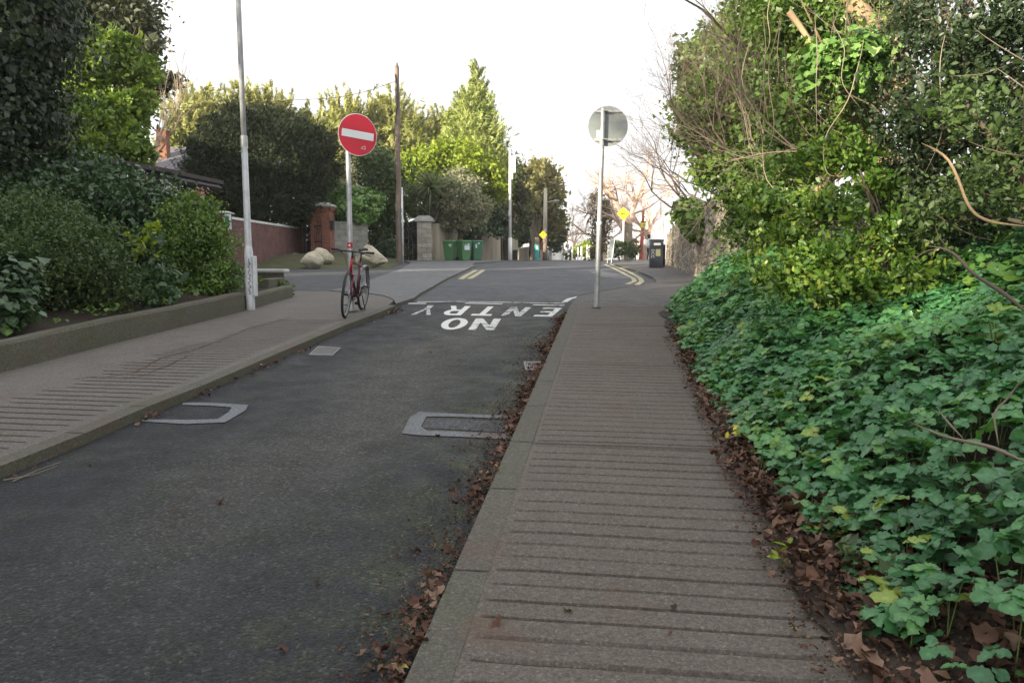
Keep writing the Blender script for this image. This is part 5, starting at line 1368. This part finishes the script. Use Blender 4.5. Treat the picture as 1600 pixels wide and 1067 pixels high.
# ivy bush over the block wall
tree('ivy_bush', 'bright ivy bush spilling over the pale block wall beside the sign pole', 'shrub', 545, 39.5, [blob(515, 305, 39.5, 27, 24), blob(545, 320, 39.2, 34, 26), blob(575, 320, 39.4, 20, 24), blob(500, 320, 39.5, 14, 30), blob(560, 335, 38.8, 26, 14), blob(505, 350, 38.5, 8, 14)], 11000, .14, 'ivy', 'leaf_ivy_bright', 66, r=.1, clump=.2, shell=.6, normals=True, up=.4)
# cordyline: sword leaves in fans
def cordyline():
    Y = 45.0; t = thing('cordyline_tree', 'spiky cordyline with fountains of narrow sword leaves behind the black gate', 'tree', (at(655, 406, Y).x, Y, G(Y)))
    mb = MB(); P, D = [], []; rg = RG(67)
    for (x, y, s) in ((650, 312, 1), (672, 292, 1), (632, 325, .8), (690, 305, .9), (662, 335, .9)):
        c = at(x, y, Y+rg.normal()*.5); mb.tube([(t.location.x+rg.normal()*.2, Y, G(Y)), c-Vector((0, 0, .4)), c], [.12, .09, .07], 7)
        for k in range(260):
            d = rg.normal(size=3); d[2] = abs(d[2])*.9-.25; P.append(np.array(c)+rg.normal(size=3)*.05); D.append(d/np.linalg.norm(d))
    mb.build('trunk', 'bark', t, world=True, smooth=True)
    leaves('crown', 'leaf_spike', np.array(P), 1.0, 'strap', t, .3, rg, dirs=np.array(D), jit=.05)
cordyline()
tree('variegated_bush', 'large grey green variegated bush leaning over the rendered wall above the bins', 'shrub', 715, 45.6, [blob(712, 305, 45.2, 38, 28), blob(735, 325, 46.5, 30, 26), blob(695, 330, 46.5, 30, 24), blob(720, 290, 47, 30, 22), blob(712, 345, 46, 34, 14)], 17000, .17, 'quad', 'leaf_grey', 68, r=.15, clump=.18, shell=.6)
tree('ivy_bush', 'dark ivy hanging down over the top of the rendered wall right of the variegated bush', 'shrub', 745, 49, [blob(735, 355, 47, 18, 16), blob(760, 340, 50, 22, 24), blob(780, 350, 52, 22, 18), blob(768, 310, 51, 20, 30)], 7000, .17, 'ivy', 'leaf_bluegreen', 69, r=.1, clump=.2, shell=.6, normals=True)
tree('evergreen_tree', 'dull dark evergreen tree right of the conical conifer', 'tree', 790, 58, [blob(785, 260, 58, 20, 30), blob(800, 300, 57, 24, 40), blob(790, 340, 56, 30, 26), blob(775, 295, 57, 20, 36), blob(805, 350, 58, 20, 16)], 9000, .3, 'quad', 'leaf_holm', 70, r=.3, clump=.24, shell=.4)
tree('dry_bush', 'pale brown twiggy bush behind the rendered wall near the slim white lamp post', 'shrub', 785, 55, [blob(780, 320, 54, 18, 20), blob(790, 345, 54, 16, 12)], 2500, .22, 'needle', 'leaf_dry', 71, r=.08, clump=.25, shell=.4)
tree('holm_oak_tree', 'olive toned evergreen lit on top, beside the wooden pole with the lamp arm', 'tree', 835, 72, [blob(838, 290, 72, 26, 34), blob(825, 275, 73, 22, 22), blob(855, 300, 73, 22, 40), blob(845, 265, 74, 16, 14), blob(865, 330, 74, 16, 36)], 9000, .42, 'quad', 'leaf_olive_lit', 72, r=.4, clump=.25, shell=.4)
tree('holm_oak_tree', 'dark evergreen mass low behind the far stone wall and teal pillar', 'tree', 835, 76, [blob(825, 345, 76, 24, 34), blob(850, 355, 76, 26, 30), blob(868, 365, 78, 16, 26), blob(812, 370, 76, 14, 16)], 9000, .4, 'quad', 'leaf_mid', 73, r=.4, clump=.2, shell=.5)
# bare trees
def bare_tree(name, label, px, Y, H, r, seed, mat='twig', depth=4, kids=3, lean=(0, 0), spread=.6, zb=0.0, group=None, first=.35, dirs=None, shrink=.64, mats=None):
    rg = RG(seed); b0 = at(px, 406, Y); b0.z = G(Y)+zb; t = thing(name, label, 'tree', b0, 0, group)
    mb = MB(); pts, de = wander(b0-Vector((0, 0, .1)), (lean[0], lean[1], 1), H*first, 4, rg, .06)
    mb.tube(pts, [r*(1.1-.35*i/4) for i in range(5)], 9, False); mb.build('trunk', mats or mat, t, world=True, smooth=True)
    br = MB()
    for k in range(kids+2):
        d = (Vector((lean[0], lean[1], 1.0))+Vector(rg.normal(size=3))*spread*1.1) if dirs is None else Vector(dirs[k % len(dirs)])+Vector(rg.normal(size=3))*.12
        branching(br, pts[-1 if k < 3 else 3], d, H*(1-first)*.42, r*.55, depth, rg, spread, .05, kids, 4, None, .14, shrink)
    br.build('branches', mat, t, world=True)
    return t
bare_tree('birch_tree', 'pale bare birch with upright branches in front of the slate roofed house', 243, 26, 7.2, .085, 97, 'birch', 3, 3, spread=.11, first=.42, shrink=.72, dirs=[(0, 0, 1), (-.35, 0, 1), (.10, 0, 1), (-.15, 0, 1.1), (-.2, 0, 1)])
for i, (px, Y, H, sd, lb) in enumerate([(878, 112, 9, 82, 'far bare purple brown tree left of the far lamp post'), (898, 128, 7.5, 83, 'far low bare tree right of the far lamp post')]):
    bare_tree('bare_tree', lb, px, Y, H, .22, sd, 'twig', 4, 3, spread=.7)
bare_tree('bare_tree', 'broad pale bare tree behind the yellow diamond sign on the white post', 982, 58, 8.2, .42, 84, 'twig_sunlit_haze', 5, 3, spread=.75, first=.34, mats='bark_pale')
bare_tree('bare_tree', 'pale bare tree behind the grey backed round sign pole', 940, 74, 8.5, .3, 85, 'twig_sunlit_haze', 5, 3, spread=.8, first=.25)
bare_tree('bare_tree', 'thin bare tree fading out between the diamond sign and the red mast', 1008, 80, 9.5, .3, 87, 'twig_sunlit_haze', 4, 3, spread=.7, first=.3)
tree('ivy_column_tree', 'pale brown dry leaved trunk of a tree behind the leaning sign board', 'tree', 936, 62, [blob(936, 360, 62, 14, 36), blob(940, 325, 62, 18, 26), blob(932, 395, 62, 13, 12)], 3500, .26, 'needle', 'leaf_dry', 88, r=.3, clump=.25, shell=.4)
tree('shrub', 'low dark shrub under the yellow diamond sign', 'shrub', 968, 50, [blob(968, 392, 50, 16, 12), blob(985, 390, 50.5, 16, 12), blob(962, 383, 51, 10, 9)], 3200, .12, 'quad', 'leaf_mid', 89, r=.05, shell=.7)
tree('shrub', 'low reddish brown shrub between the dark shrub and the red mast', 'shrub', 993, 53, [blob(992, 386, 53, 10, 10)], 1000, .12, 'quad', 'leaf_dead', 90, r=.05, shell=.7)
tree('far_hedge', 'sunlit yellow green hedge at the end of the road behind the white posts', 'hedge', 915, 102, [blob(905, 394, 102, 12, 11), blob(922, 392, 102, 14, 13), blob(938, 394, 102, 12, 11), blob(915, 383, 104, 10, 8), blob(890, 398, 102, 10, 8)], 5000, .3, 'quad', 'leaf_lime', 91, r=.1, shell=.6)
sheet('far_verge', [(9.5, 46), (12.2, 90), (30, 260), (60, 260), (60, 46)], .10, 'moss_grass', .1)

# ---------------------------------------------------------------- right side thicket
def base_uv(u, v): p = uv(u, v, bankh(u, v)); return tuple(p)
tree('ivy_tree', 'ivy covered tree at the path end of the right thicket, above the stone wall', 'tree', 0, 0,
     [blob(1120, 190, 13, 50, 70), blob(1092, 120, 13.5, 42, 52), blob(1085, 200, 13.2, 36, 36), blob(1112, 262, 13, 38, 44), blob(1165, 110, 12.5, 55, 80), blob(1150, 270, 12.5, 50, 60), blob(1165, 315, 12.5, 28, 36), blob(1180, 330, 12, 50, 60), blob(1075, 165, 13.5, 26, 34), blob(1125, 60, 13.5, 40, 40), blob(1200, 200, 12, 50, 70), blob(1200, 395, 12, 24, 28), blob(1190, 20, 12, 50, 50)],
     36000, .060, 'ivy', 'leaf_ivy', 101, r=.12, rough=.32, clump=.19, per=34, shell=.2, base=base_uv(12.3, 3.9), up=.6)
tree('ivy_tree', 'middle ivy clad tree of the right thicket with a sunlit patch of leaves', 'tree', 0, 0,
     [blob(1260, 130, 9, 65, 80), blob(1230, 40, 9, 60, 50), blob(1330, 60, 9, 60, 50), blob(1245, 240, 9, 60, 70), blob(1300, 200, 9, 50, 50), blob(1290, 0, 9.5, 90, 60), blob(1200, -10, 9.5, 60, 50), blob(1380, -20, 9, 80, 60), blob(1230, 330, 9, 50, 60), blob(1350, 150, 8.5, 40, 60)],
     32000, .046, 'ivy', 'leaf_ivy', 102, r=.14, rough=.32, clump=.19, per=30, shell=.2, base=base_uv(9.0, 4.2), up=.6, trunk='bark_lit')
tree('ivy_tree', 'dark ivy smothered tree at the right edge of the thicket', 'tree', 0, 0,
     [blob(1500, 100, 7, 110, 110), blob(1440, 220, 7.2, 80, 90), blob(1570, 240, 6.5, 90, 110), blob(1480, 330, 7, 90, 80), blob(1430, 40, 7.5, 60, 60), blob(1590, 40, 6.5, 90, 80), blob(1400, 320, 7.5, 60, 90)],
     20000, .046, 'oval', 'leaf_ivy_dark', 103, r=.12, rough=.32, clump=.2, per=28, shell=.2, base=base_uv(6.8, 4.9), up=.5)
tree('laurel_shrub', 'dark glossy leaved shrub low at the right edge, behind the round leaved plants', 'shrub', 0, 0,
     [blob(1530, 300, 6.0, 90, 40), blob(1460, 350, 6.2, 50, 40), blob(1590, 230, 5.8, 60, 60), blob(1510, 180, 6, 60, 50)], 3000, .05, 'oval', 'leaf_mid', 104, r=.04, clump=.3, per=20, shell=.3, base=base_uv(5.9, 3.9))
tree('euonymus_shrub', 'bright yellow green shrub spilling forward from the middle of the right thicket', 'shrub', 0, 0,
     [blob(1290, 325, 6.6, 55, 32), blob(1365, 290, 6.8, 44, 30), blob(1240, 372, 6.8, 50, 26), blob(1310, 400, 6.4, 70, 34), blob(1250, 435, 6.5, 70, 34), blob(1385, 370, 6.4, 50, 40), blob(1340, 445, 6.2, 80, 26), blob(1190, 432, 7.4, 36, 20), blob(1330, 240, 7, 60, 30), blob(1420, 430, 6.1, 50, 30), blob(1260, 250, 7.2, 40, 34), blob(1200, 330, 7.2, 40, 30)],
     12500, .050, 'oval', 'leaf_euonymus', 105, r=.025, rough=.32, clump=.2, per=24, shell=.15, base=base_uv(6.4, 2.9), up=.5, dirs_up=.4)
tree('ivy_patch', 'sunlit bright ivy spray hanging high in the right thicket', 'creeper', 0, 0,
     [blob(1300, 95, 7.6, 45, 24), blob(1345, 85, 7.6, 40, 30), blob(1280, 125, 7.6, 30, 20), blob(1350, 120, 7.6, 30, 26)], 3200, .07, 'ivy', 'leaf_ivy_bright', 106, r=.03, clump=.3, per=20, shell=.3, base=base_uv(7.8, 4.0), normals=True)  # bright leaf colour stands in for part of the sunlight
tree('creeper', 'dark ivy clump hanging over the top of the stone wall', 'creeper', 0, 0,
     [blob(1085, 335, 22, 24, 22), blob(1072, 325, 22.5, 16, 13), blob(1100, 350, 21.5, 22, 24), blob(1088, 368, 21.5, 12, 14)], 7000, .12, 'ivy', 'leaf_ivy', 107, trunk=None, r=.05, clump=.22, shell=.6, base=(at(1090, 400, 22).x, 22.3, G(22)), normals=True)
bare_tree('hawthorn_tree', 'bare twiggy hawthorn reaching left over the pavement from the right thicket', 1150, 13.5, 3.4, .035, 110, 'twig_fine', 4, 4, spread=.5, zb=.7, first=.32, dirs=[(-.7, -.1, .9), (-1.0, 0, .4), (-.4, 0, 1.2), (-1.1, .2, .65), (-.2, 0, 1)], shrink=.7)
bare_tree('hawthorn_tree', 'second bare hawthorn behind, with branches rising at the top of the thicket', 1185, 12.5, 4.4, .045, 111, 'twig_fine', 4, 4, spread=.5, zb=.5, first=.3, dirs=[(-.6, 0, 1.1), (-.3, 0, 1.2), (-.9, -.1, .8), (.3, 0, 1)], shrink=.7)
bare_tree('bare_tree', 'spreading bare tree behind the rubble stone wall', 1100, 25, 5.4, .07, 112, 'twig_fine', 5, 3, spread=.75, zb=.6, first=.3, lean=(-.25, 0), dirs=[(-.8, 0, .9), (-.4, 0, 1), (.2, 0, 1), (-.9, 0, .6), (-.6, 0, 1)])
bare_tree('bare_tree', 'dense bare scrub stems deep inside the right thicket', 1430, 10.5, 5.0, .10, 113, 'twig', 4, 3, spread=.55, zb=1.2, first=.2)
for k_, (x_, Y_, lb_) in enumerate(((1235, 10.2, 'fine bare twigs threading the left half of the right thicket'), (1360, 8.2, 'fine bare twigs threading the centre of the right thicket, behind the yellow green shrub'), (1520, 7.4, 'fine brown twigs at the dark right edge of the thicket'))):
    bare_tree('bare_tree', lb_, x_, Y_, 3.3, .03, 140+k_, 'twig_fine', 4, 3, spread=.6, zb=.9, first=.2, shrink=.72)
bare_tree('bare_tree', 'tangled bare stems at the middle of the right thicket', 1290, 11, 5.0, .10, 114, 'bark', 4, 3, spread=.5, zb=1.0, first=.2)
# limbs and trunks, sunlit tone put into their bark colour
def stem(name, label, cat, pts, rad, mat, group=None, n=8, wig=.02):
    P = [at(x, y, Y) for x, y, Y in pts]; out = []
    for i in range(len(P)-1):
        for k in range(5): 
            f = k/5; p0, p1, p2, p3 = P[max(0, i-1)], P[i], P[i+1], P[min(len(P)-1, i+2)]
            q = .5*((2*p1)+(p2-p0)*f+(2*p0-5*p1+4*p2-p3)*f*f+(3*p1-p0-3*p2+p3)*f**3)
            out.append(q+Vector((mnoise.noise(q*3)*wig, 0, mnoise.noise(q*3+Vector((9, 0, 0)))*wig)))
    out.append(P[-1]); m_ = len(out)-1
    r0, r1 = rad; o = MB().tube(out, [(r0+(r1-r0)*i/m_)*(min(1, .15+i/5, .1+(m_-i)/5) if name in ('vine', 'branch', 'twig') else 1) for i in range(m_+1)], n).build(name, mat, None, smooth=True)
    b0 = out[0].copy()
    me = o.data; me.transform(Matrix.Translation(-b0)); o.location = b0
    return tag(o, label, cat, group)
stem('tree_trunk', 'thick pale sunlit trunk leaning across the top of the right thicket', 'trunk', [(1420, 190, 8.6), (1385, 95, 8.7), (1345, 20, 8.8), (1300, -60, 9)], (.13, .10), 'bark_lit')
stem('tree_trunk', 'orange brown bare limb slanting down through the upper thicket', 'trunk', [(1235, 20, 8.5), (1262, 60, 8.4), (1290, 100, 8.3)], (.035, .02), 'bark_lit')
stem('branch', 'pale arching bare stem curving down at the right edge of the thicket', 'branch', [(1440, 225, 5.2), (1482, 252, 5.0), (1512, 318, 4.8), (1545, 345, 4.7), (1610, 356, 4.6)], (.008, .009), 'bark_lit')
stem('branch', 'brownish fallen branch lying over the round leaved plants at the right', 'branch', [(1450, 385, 4.6), (1490, 395, 4.5), (1530, 430, 4.3), (1570, 462, 4.15), (1620, 500, 4.0)], (.006, .013), 'twig')
for pts in ([(1490, 395, 4.5), (1470, 372, 4.5), (1462, 350, 4.55)], [(1530, 430, 4.3), (1545, 408, 4.3), (1572, 395, 4.3)], [(1470, 389, 4.55), (1445, 395, 4.6), (1420, 412, 4.6)]):
    stem('twig', 'short side twig of the brownish branch fallen over the round leaved plants', 'twig', pts, (.005, .002), 'twig', 'side twigs of the fallen branch', 5)
stem('twig', 'long pale forked twig lying on the green ground cover at the right', 'twig', [(1420, 662, 3.0), (1470, 684, 2.95), (1505, 694, 2.9), (1550, 706, 2.8), (1610, 732, 2.7)], (.003, .009), 'twig_pale')
stem('twig', 'short pale twig rising off the long forked one', 'twig', [(1503, 690, 2.9), (1480, 662, 2.95), (1462, 635, 3.0)], (.006, .003), 'twig_pale')
stem('twig', 'thin upright pale twig bending right at the right edge of the ground cover', 'twig', [(1556, 700, 2.8), (1553, 650, 2.85), (1575, 620, 2.85), (1608, 572, 2.8)], (.005, .003), 'twig_pale')
stem('vine', 'long pale vine drooping down the front of the middle ivy tree', 'vine', [(1185, 30, 9), (1160, 120, 8.8), (1190, 200, 8.6), (1198, 280, 8.4), (1250, 330, 8)], (.007, .004), 'twig_pale')
stem('vine', 'looping vine beside the sunlit ivy spray', 'vine', [(1350, 60, 7), (1330, 140, 7), (1290, 215, 6.9), (1290, 265, 6.8), (1305, 275, 6.7)], (.006, .004), 'twig_pale')
rv = RG(120)
for k in range(22):
    x = 1150+rv.random()*420; y = -30+rv.random()*120; Y = 6.5+rv.random()*4; L = 120+rv.random()*170; s = rv.normal()*40
    stem('vine', 'thin bare vine hanging among the leaves of the right thicket', 'vine', [(x, y, Y), (x+s*.4, y+L*.35, Y-.1), (x+s*.3, y+L*.7, Y-.2), (x+s, y+L, Y-.3)], (.0055, .0025), 'twig_pale' if k % 3 == 0 else 'twig', 'bare vines hanging in the right thicket', 5)
for k in range(12):
    x = 1400+rv.random()*180; y = 20+rv.random()*330; Y = 5.2+rv.random()*2.5; L = 60+rv.random()*110; a = rv.uniform(-.5, .9)
    stem('branch', 'thin bare branch sticking out of the dark right side of the thicket', 'branch', [(x, y, Y), (x+L*.5, y+L*.5*a+8, Y-.1), (x+L, y+L*a, Y-.2)], (.005, .002), 'twig' if k % 3 else 'twig_pale', 'bare branches at the right of the thicket', 5)

# ---------------------------------------------------------------- ground cover on the right bank
def to_uv(p): 
    d = Vector((p.x, p.y, 0))-K0; d.z = 0; return d.dot(T), d.dot(N)
eu = [1.5, 2.5, 4, 5, 7, 9, 12, 15]; ev = [1.68, 1.55, 1.46, 1.41, 1.38, 1.40, 1.50, 1.85]
def edge(u): return float(np.interp(u, eu, ev))
def cover():
    rg = RG(200); n = 62000
    u = 1.0+rg.random(n)**.85*14.5; v = 1.3+rg.random(n)*5.2
    e = np.interp(u, eu, ev); wob = np.array([.10*mnoise.noise(Vector((a*1.6, 0, 3)))+.07*mnoise.noise(Vector((a*4, b_*2, 5))) for a, b_ in zip(u, v)])
    keep = (v > e+wob+.02); 
    bare = np.array([mnoise.noise(Vector((a*.9, b_*1.1, 20))) for a, b_ in zip(u, v)])
    keep &= ~((u < 3.0) & (v < e+.35) & (bare > .0) & (rg.random(n) < .7))
    keep &= ~((bare > .42) & (rg.random(n) < .75))
    keep &= ~((u > 2.0) & (v > 3.1) & (u < 6.5) & (rg.random(n) < .72))
    keep &= (v < 3.4+.2*u) & ~((u > 13) & (v < 1.5+(u-12.6)*.7))
    u, v, e = u[keep], v[keep], e[keep]
    w = v-e; hum = np.array([mnoise.noise(Vector((a*1.1, b_*1.1, 7))) for a, b_ in zip(u, v)]); hum2 = np.array([mnoise.noise(Vector((a*3.2, b_*3.2, 1))) for a, b_ in zip(u, v)])
    top = .10+np.clip(w, 0, .5)*.62+.13*hum+.06*hum2; lay = rg.random(len(u))**.55
    P = np.array([tuple(uv(a, b_, bankh(a, b_)+.05)) for a, b_ in zip(u, v)]); P[:, 2] += np.clip(top, .05, 1)*(.35+.65*lay)
    nrm = np.tile(np.array([[-.25*N.x, -.25*N.y-.12, .9]]), (len(u), 1)); nrm[:, 0] -= hum2*.3
    rn = .36+.7*hum*.5+rg.normal(size=len(u))*.17+(lay-.6)*.15
    yel = rg.random(len(u)) < np.where(w < .25, .07, .012); rn[yel] = .95; rn = np.clip(rn, 0, 1)
    d = np.tile(np.array([[-N.x, -N.y, -.25]]), (len(u), 1))
    near = P[:, 1] < 20
    o = leaves('ground_cover', 'leaf_cover', P, .094, 'trefoil', None, .35, rg, 0, normals=nrm, dirs=d, rnd=rn, jit=.38, crumple=.022)
    tag(o, 'dense blue green leafy ground cover spreading over the bank beside the right path', 'ground cover', kind='stuff')
    # stalks under the leaves near the camera
    m = MB(); idx = np.where((P[:, 1] < 5) & (rg.random(len(P)) < .35))[0]
    for i in idx[:900]:
        p = Vector(P[i]); q = p+Vector((rg.normal()*.05, rg.normal()*.05, -.22)); m.tube([p, q], [.0022, .003], 3, False)
    tag(m.build('stalks', 'leaf_stalk'), 'pale green leaf stalks under the ground cover leaves', 'plant stalks', kind='stuff')
MATS['leaf_stalk'] = simple('leaf_stalk', (.10, .15, .04), .6)
cover()
def undergrowth():
    rg = RG(205); P = []
    while len(P) < 2600:
        u = 1.2+rg.random()*9; v = edge(u)+.04+rg.random()**1.5*1.6
        if mnoise.noise(Vector((u*1.4, v*1.4, 40))) < -.05: continue
        P.append(tuple(uv(u, v, .09+bankh(u, v)+rg.random()*(.05+.22*min(1, v-edge(u)+.1)))))
    tag(leaves('ivy_undergrowth', 'leaf_mid', np.array(P), .04, 'ivy', None, 1.3, rg), 'small ivy leaves creeping between the ground cover and the path', 'undergrowth', kind='stuff')
undergrowth()
def rounds():
    rg = RG(210); P, rn = [], []
    for k in range(1900):
        u = 2.0+rg.random()*5.2; v = 2.3+.10*u+rg.random()*3.2
        if v < edge(u)+.45: continue
        if v < 3.0 and rg.random() < .55: continue
        h = mnoise.noise(Vector((u*1.1, v*1.1, 7)))
        P.append(tuple(uv(u, v, bankh(u, v)+.22+.13*h+.12*rg.random()+.10*(v > 3.2)))); rn.append(.4+.5*h+.2*rg.normal())
    P = np.array(P); nrm = np.tile(np.array([[-.45*N.x, -.45*N.y-.2, .8]]), (len(P), 1))
    o = leaves('round_leaves', 'leaf_round', P, .125, 'round', None, .2, rg, 0, normals=nrm, dirs=np.tile(np.array([[-N.x, -N.y-.4, -.3]]), (len(P), 1)), rnd=np.array(rn), jit=.3)
    tag(o, 'large round heart shaped leaves over the upper bank at the right edge', 'ground cover', kind='stuff')
rounds()
def litter(name, label, gen, n, size, seed, mat='leaf_dead', lift=.035, kind='curl'):
    rg = RG(seed); P = []
    while len(P) < n:
        p = gen(rg)
        if p is not None: P.append(tuple(p))
    P = np.array(P); P[:, 2] += rg.random(len(P))*lift+.006
    o = leaves(name, mat, P, size, kind, None, 1.6, rg, crumple=.07); return tag(o, label, 'fallen leaves', kind='stuff')
def g1(rg):      # gutter of the right kerb: drifts of varying width
    u = 1.2+rg.random()**.8*10.6; q = mnoise.noise(Vector((u*1.3, 0, 0)))+.4*mnoise.noise(Vector((u*5, 0, 0)))
    w = max(.02, .075+.10*q); v = -abs(rg.normal())*w*.75-.005
    return uv(u, v, .0+.045*math.exp(-(v/.06)**2)) if rg.random() < .45+1.3*q else None
litter('gutter_leaves', 'brown rotting leaves drifted along the right hand kerb of the street', g1, 1250, .030, 221)
def g2(rg):
    u = 1.2+rg.random()**1.25*9; e = edge(u); vp = float(np.interp(u, [1.6, 3, 6, 10], [1.24, 1.22, 1.25, 1.36])); v = vp+(e+.25-vp)*rg.random()**.8+rg.normal()*.03+(.30*(rg.random()) if u < 3 else 0)
    return uv(u, v, .094+bankh(u, v)) if rg.random() < .55+.9*mnoise.noise(Vector((u*1.7, v*2.5, 5))) else None
litter('bank_leaves', 'brown dead leaves between the right path and the green ground cover', g2, 3600, .032, 222)
def g3(rg):
    u = 1.4+rg.random()*3.2; v = edge(u)-.15+rg.random()*.8; return uv(u, v, .094+bankh(u, v))
litter('bank_leaves', 'large dead leaves on bare soil under the nearest ground cover', g3, 760, .050, 223)
def g6(rg):
    u = 1.4+rg.random()**1.4*8; v = 1.22+rg.random()*.75; return uv(u, v, .088+bankh(u, v))
litter('leaf_fragments', 'crumbled bits of dead leaf on the damp earth beside the right path', g6, 7000, .013, 226, lift=.004)
def g7(rg):
    u = 1.3+rg.random()*9; v = -abs(rg.normal())*.16-.01; return uv(u, v, .002)
litter('leaf_fragments', 'crumbled bits of dead leaf in the right gutter', g7, 3500, .012, 227, lift=.004)
lk_line = inset(kl, -.05)
def g4(rg):
    i = int(rg.integers(0, len(lk_line)-1)); f = rg.random(); p = Vector(lk_line[i]).lerp(Vector(lk_line[i+1]), f)
    if mnoise.noise(Vector((p.y*1.1, 3, 0))) < .0: return None
    p = p+Vector((abs(rg.normal())*.05, 0)); return Vector((p.x, p.y, G(p.y)+.004))
litter('gutter_leaves', 'few brown leaves and bits caught along the left hand kerb', g4, 130, .034, 224)
def g5(rg):
    x, y = rg.uniform(60, 1150), rg.uniform(520, 1060); p = gp(x, y, .0); u, v = to_uv(p)
    if v > 0: p.z += .07
    return p
litter('scattered_leaves', 'few small dead leaves scattered over the street and path', g5, 16, .035, 225, lift=.0)
# small grass and moss tufts in the gutter
def gt_(rg):
    u = 1.3+rg.random()*8; v = -.12-abs(rg.normal())*.16; return uv(u, v, 0) if mnoise.noise(Vector((u*1.1, 7, 0)))+.2*rg.random() > .1 else None
rg = RG(230); P = []
while len(P) < 900:
    p = gt_(rg)
    if p is not None: P.append(tuple(p))
tag(leaves('gutter_moss', 'leaf_stalk_moss' if 'leaf_stalk_moss' in MATS else 'leaf_mid', np.array(P), .022, 'needle', None, 1.0, rg), 'thin moss and grass growing in the right gutter', 'moss', kind='stuff')
# low weeds on the planting bed
def weeds():
    rg = RG(240); P = []
    for k in range(2600):
        f = rg.random(); i = int(f*(len(WL)-1)); p = Vector(WL[i]).lerp(Vector(WL[min(i+1, len(WL)-1)]), f*(len(WL)-1)-i)
        w = .25+rg.random()*1.6; q = p+Vector((-.98, .2))*w
        if mnoise.noise(Vector((q.x*1.6, q.y*1.6, 0))) < .12: continue
        P.append((q.x, q.y, G(q.y)+.30+w*.1+rg.random()*.10))
    tag(leaves('bed_weeds', 'leaf_bright', np.array(P), .055, 'ivy', None, 1.2, rg), 'small green weeds along the front of the left planting bed', 'weeds', kind='stuff')
weeds()
tree('fern_clump', 'small bright fern in front of the white coped low wall', 'plant', 0, 0, [blob(425, 455, 14.2, 10, 7), blob(440, 449, 14.3, 9, 8), blob(405, 462, 13.8, 9, 6)], 500, .07, 'ivy', 'leaf_bright', 250, r=.01, base=tuple(at(424, 462, 14.2)), clump=.4, per=12)
# single things lying about
def single_leaf(label, x, y, size, mat, dz, seed):
    p = gp(x, y, dz); o = leaves('fallen_leaf', mat, np.array([tuple(p+Vector((0, 0, .012)))]), size, 'oval', None, 4, RG(seed)); me = o.data; me.transform(Matrix.Translation(-p)); o.location = p; tag(o, label, 'fallen leaf')
single_leaf('yellow leaf lying in the right gutter at the bottom of the picture', 625, 1046, .085, 'leaf_yellow', .03, 1)
single_leaf('orange scrap of leaf on the right path near the ground cover', 1240, 986, .03, 'leaf_yellow', .075, 2)
single_leaf('pinkish brown leaf flat on the street left of the kerb patch', 273, 799, .07, 'leaf_dead', .004, 3)
single_leaf('yellow leaf lying by the left kerb below the traced patch', 118, 697, .06, 'leaf_yellow', .01, 4)
def yellow_cluster(label, x, y, dz, n, s, seed, mat='leaf_yellow'):
    p = gp(x, y, dz); rg = RG(seed); P = np.array([tuple(p)])+rg.normal(size=(n, 3))*np.array([.035, .03, .025])
    t = thing('seedling', label, 'plant', p); leaves('crown', mat, P, s, 'oval', t, 1.0, rg); MB().tube([p, p-Vector((0, 0, .12))], .002, 4).build('stem', 'leaf_stalk', t, world=True)
yellow_cluster('yellow withered leaf cluster on the dead leaves at the edge of the path', 1152, 672, .2, 10, .05, 5)
yellow_cluster('yellow green seedling leaning over the path edge near the camera', 1222, 868, .15, 9, .05, 6, 'leaf_lime')
for (pts, lb) in (([(5, 750), (50, 743), (90, 728)], 'pale dry twig lying at the left kerb near the bottom left'), ([(20, 752), (60, 735), (95, 722)], 'second thin dry twig crossing the pale one at the left kerb')):
    q = [gp(x, y, .012) for x, y in pts]; o = MB().tube(q, [.004, .003, .002], 5).build('twig', 'twig_pale'); tag(o, lb, 'twig')

# ---------------------------------------------------------------- unseen evergreen belt added on the left to shade the street
def belt():
    rg = RG(300); t = thing('shade_hedge', 'unseen evergreen belt added left of the street to shade it', 'hedge', (-31, -10, G(-10)))
    B_ = []
    for y in np.arange(-62, 33, 2.1):
        h = (20 if y < -7 else (15.5 if y < -.8 else (10 if y < 2.9 else 15)))+.8*rg.normal()  # belt heights shaped for where the sun should reach
        for z in np.arange(1.2, h, 2.4):
            if math.hypot(y+25.2, (z-15.6)) < 2.3 or math.hypot(y+21.8, (z-17.0)) < 1.6: continue  # gaps left in the belt to pass sun spots to the thicket
            B_.append(((-31+rg.normal()*.4, y, z), (1.7, 1.9, 1.7)))
    m = MB(); m.box((-31, -31.2, 6.1), (1.4, 60, 12.6)).box((-31, 1, 4.1), (1.4, 4.3, 8.6)).box((-31, 18, 6.1), (1.4, 29.6, 12.6)); m.build('stem', 'sun_block_core', t, world=True)  # solid boxes added inside the belt to block the sun
    P, Q, rn = blobpts(B_, 42000, rg, .3, 30, .4); leaves('crown', 'leaf_mid', P, .5, 'quad', t, .4, rg, rnd=rn)
simple('sun_block_core', (.02, .03, .012), .9)
belt()

# ---------------------------------------------------------------- winter haze along the street
def haze():
    m = bpy.data.materials.new('haze_air'); m.use_nodes = True; nt = m.node_tree; nt.nodes.clear()
    o = nt.nodes.new('ShaderNodeOutputMaterial'); v = nt.nodes.new('ShaderNodeVolumePrincipled')
    v.inputs['Color'].default_value = (.97, .95, .92, 1); v.inputs['Density'].default_value = .0006; v.inputs['Anisotropy'].default_value = .1
    nt.links.new(v.outputs[0], o.inputs['Volume'])
    MATS['haze_air'] = m
    MB().box((0, 420, 8), (860, 1020, 32)).build('haze', 'haze_air')['kind'] = 'stuff'
haze()
SC.cycles.volume_step_rate = 4
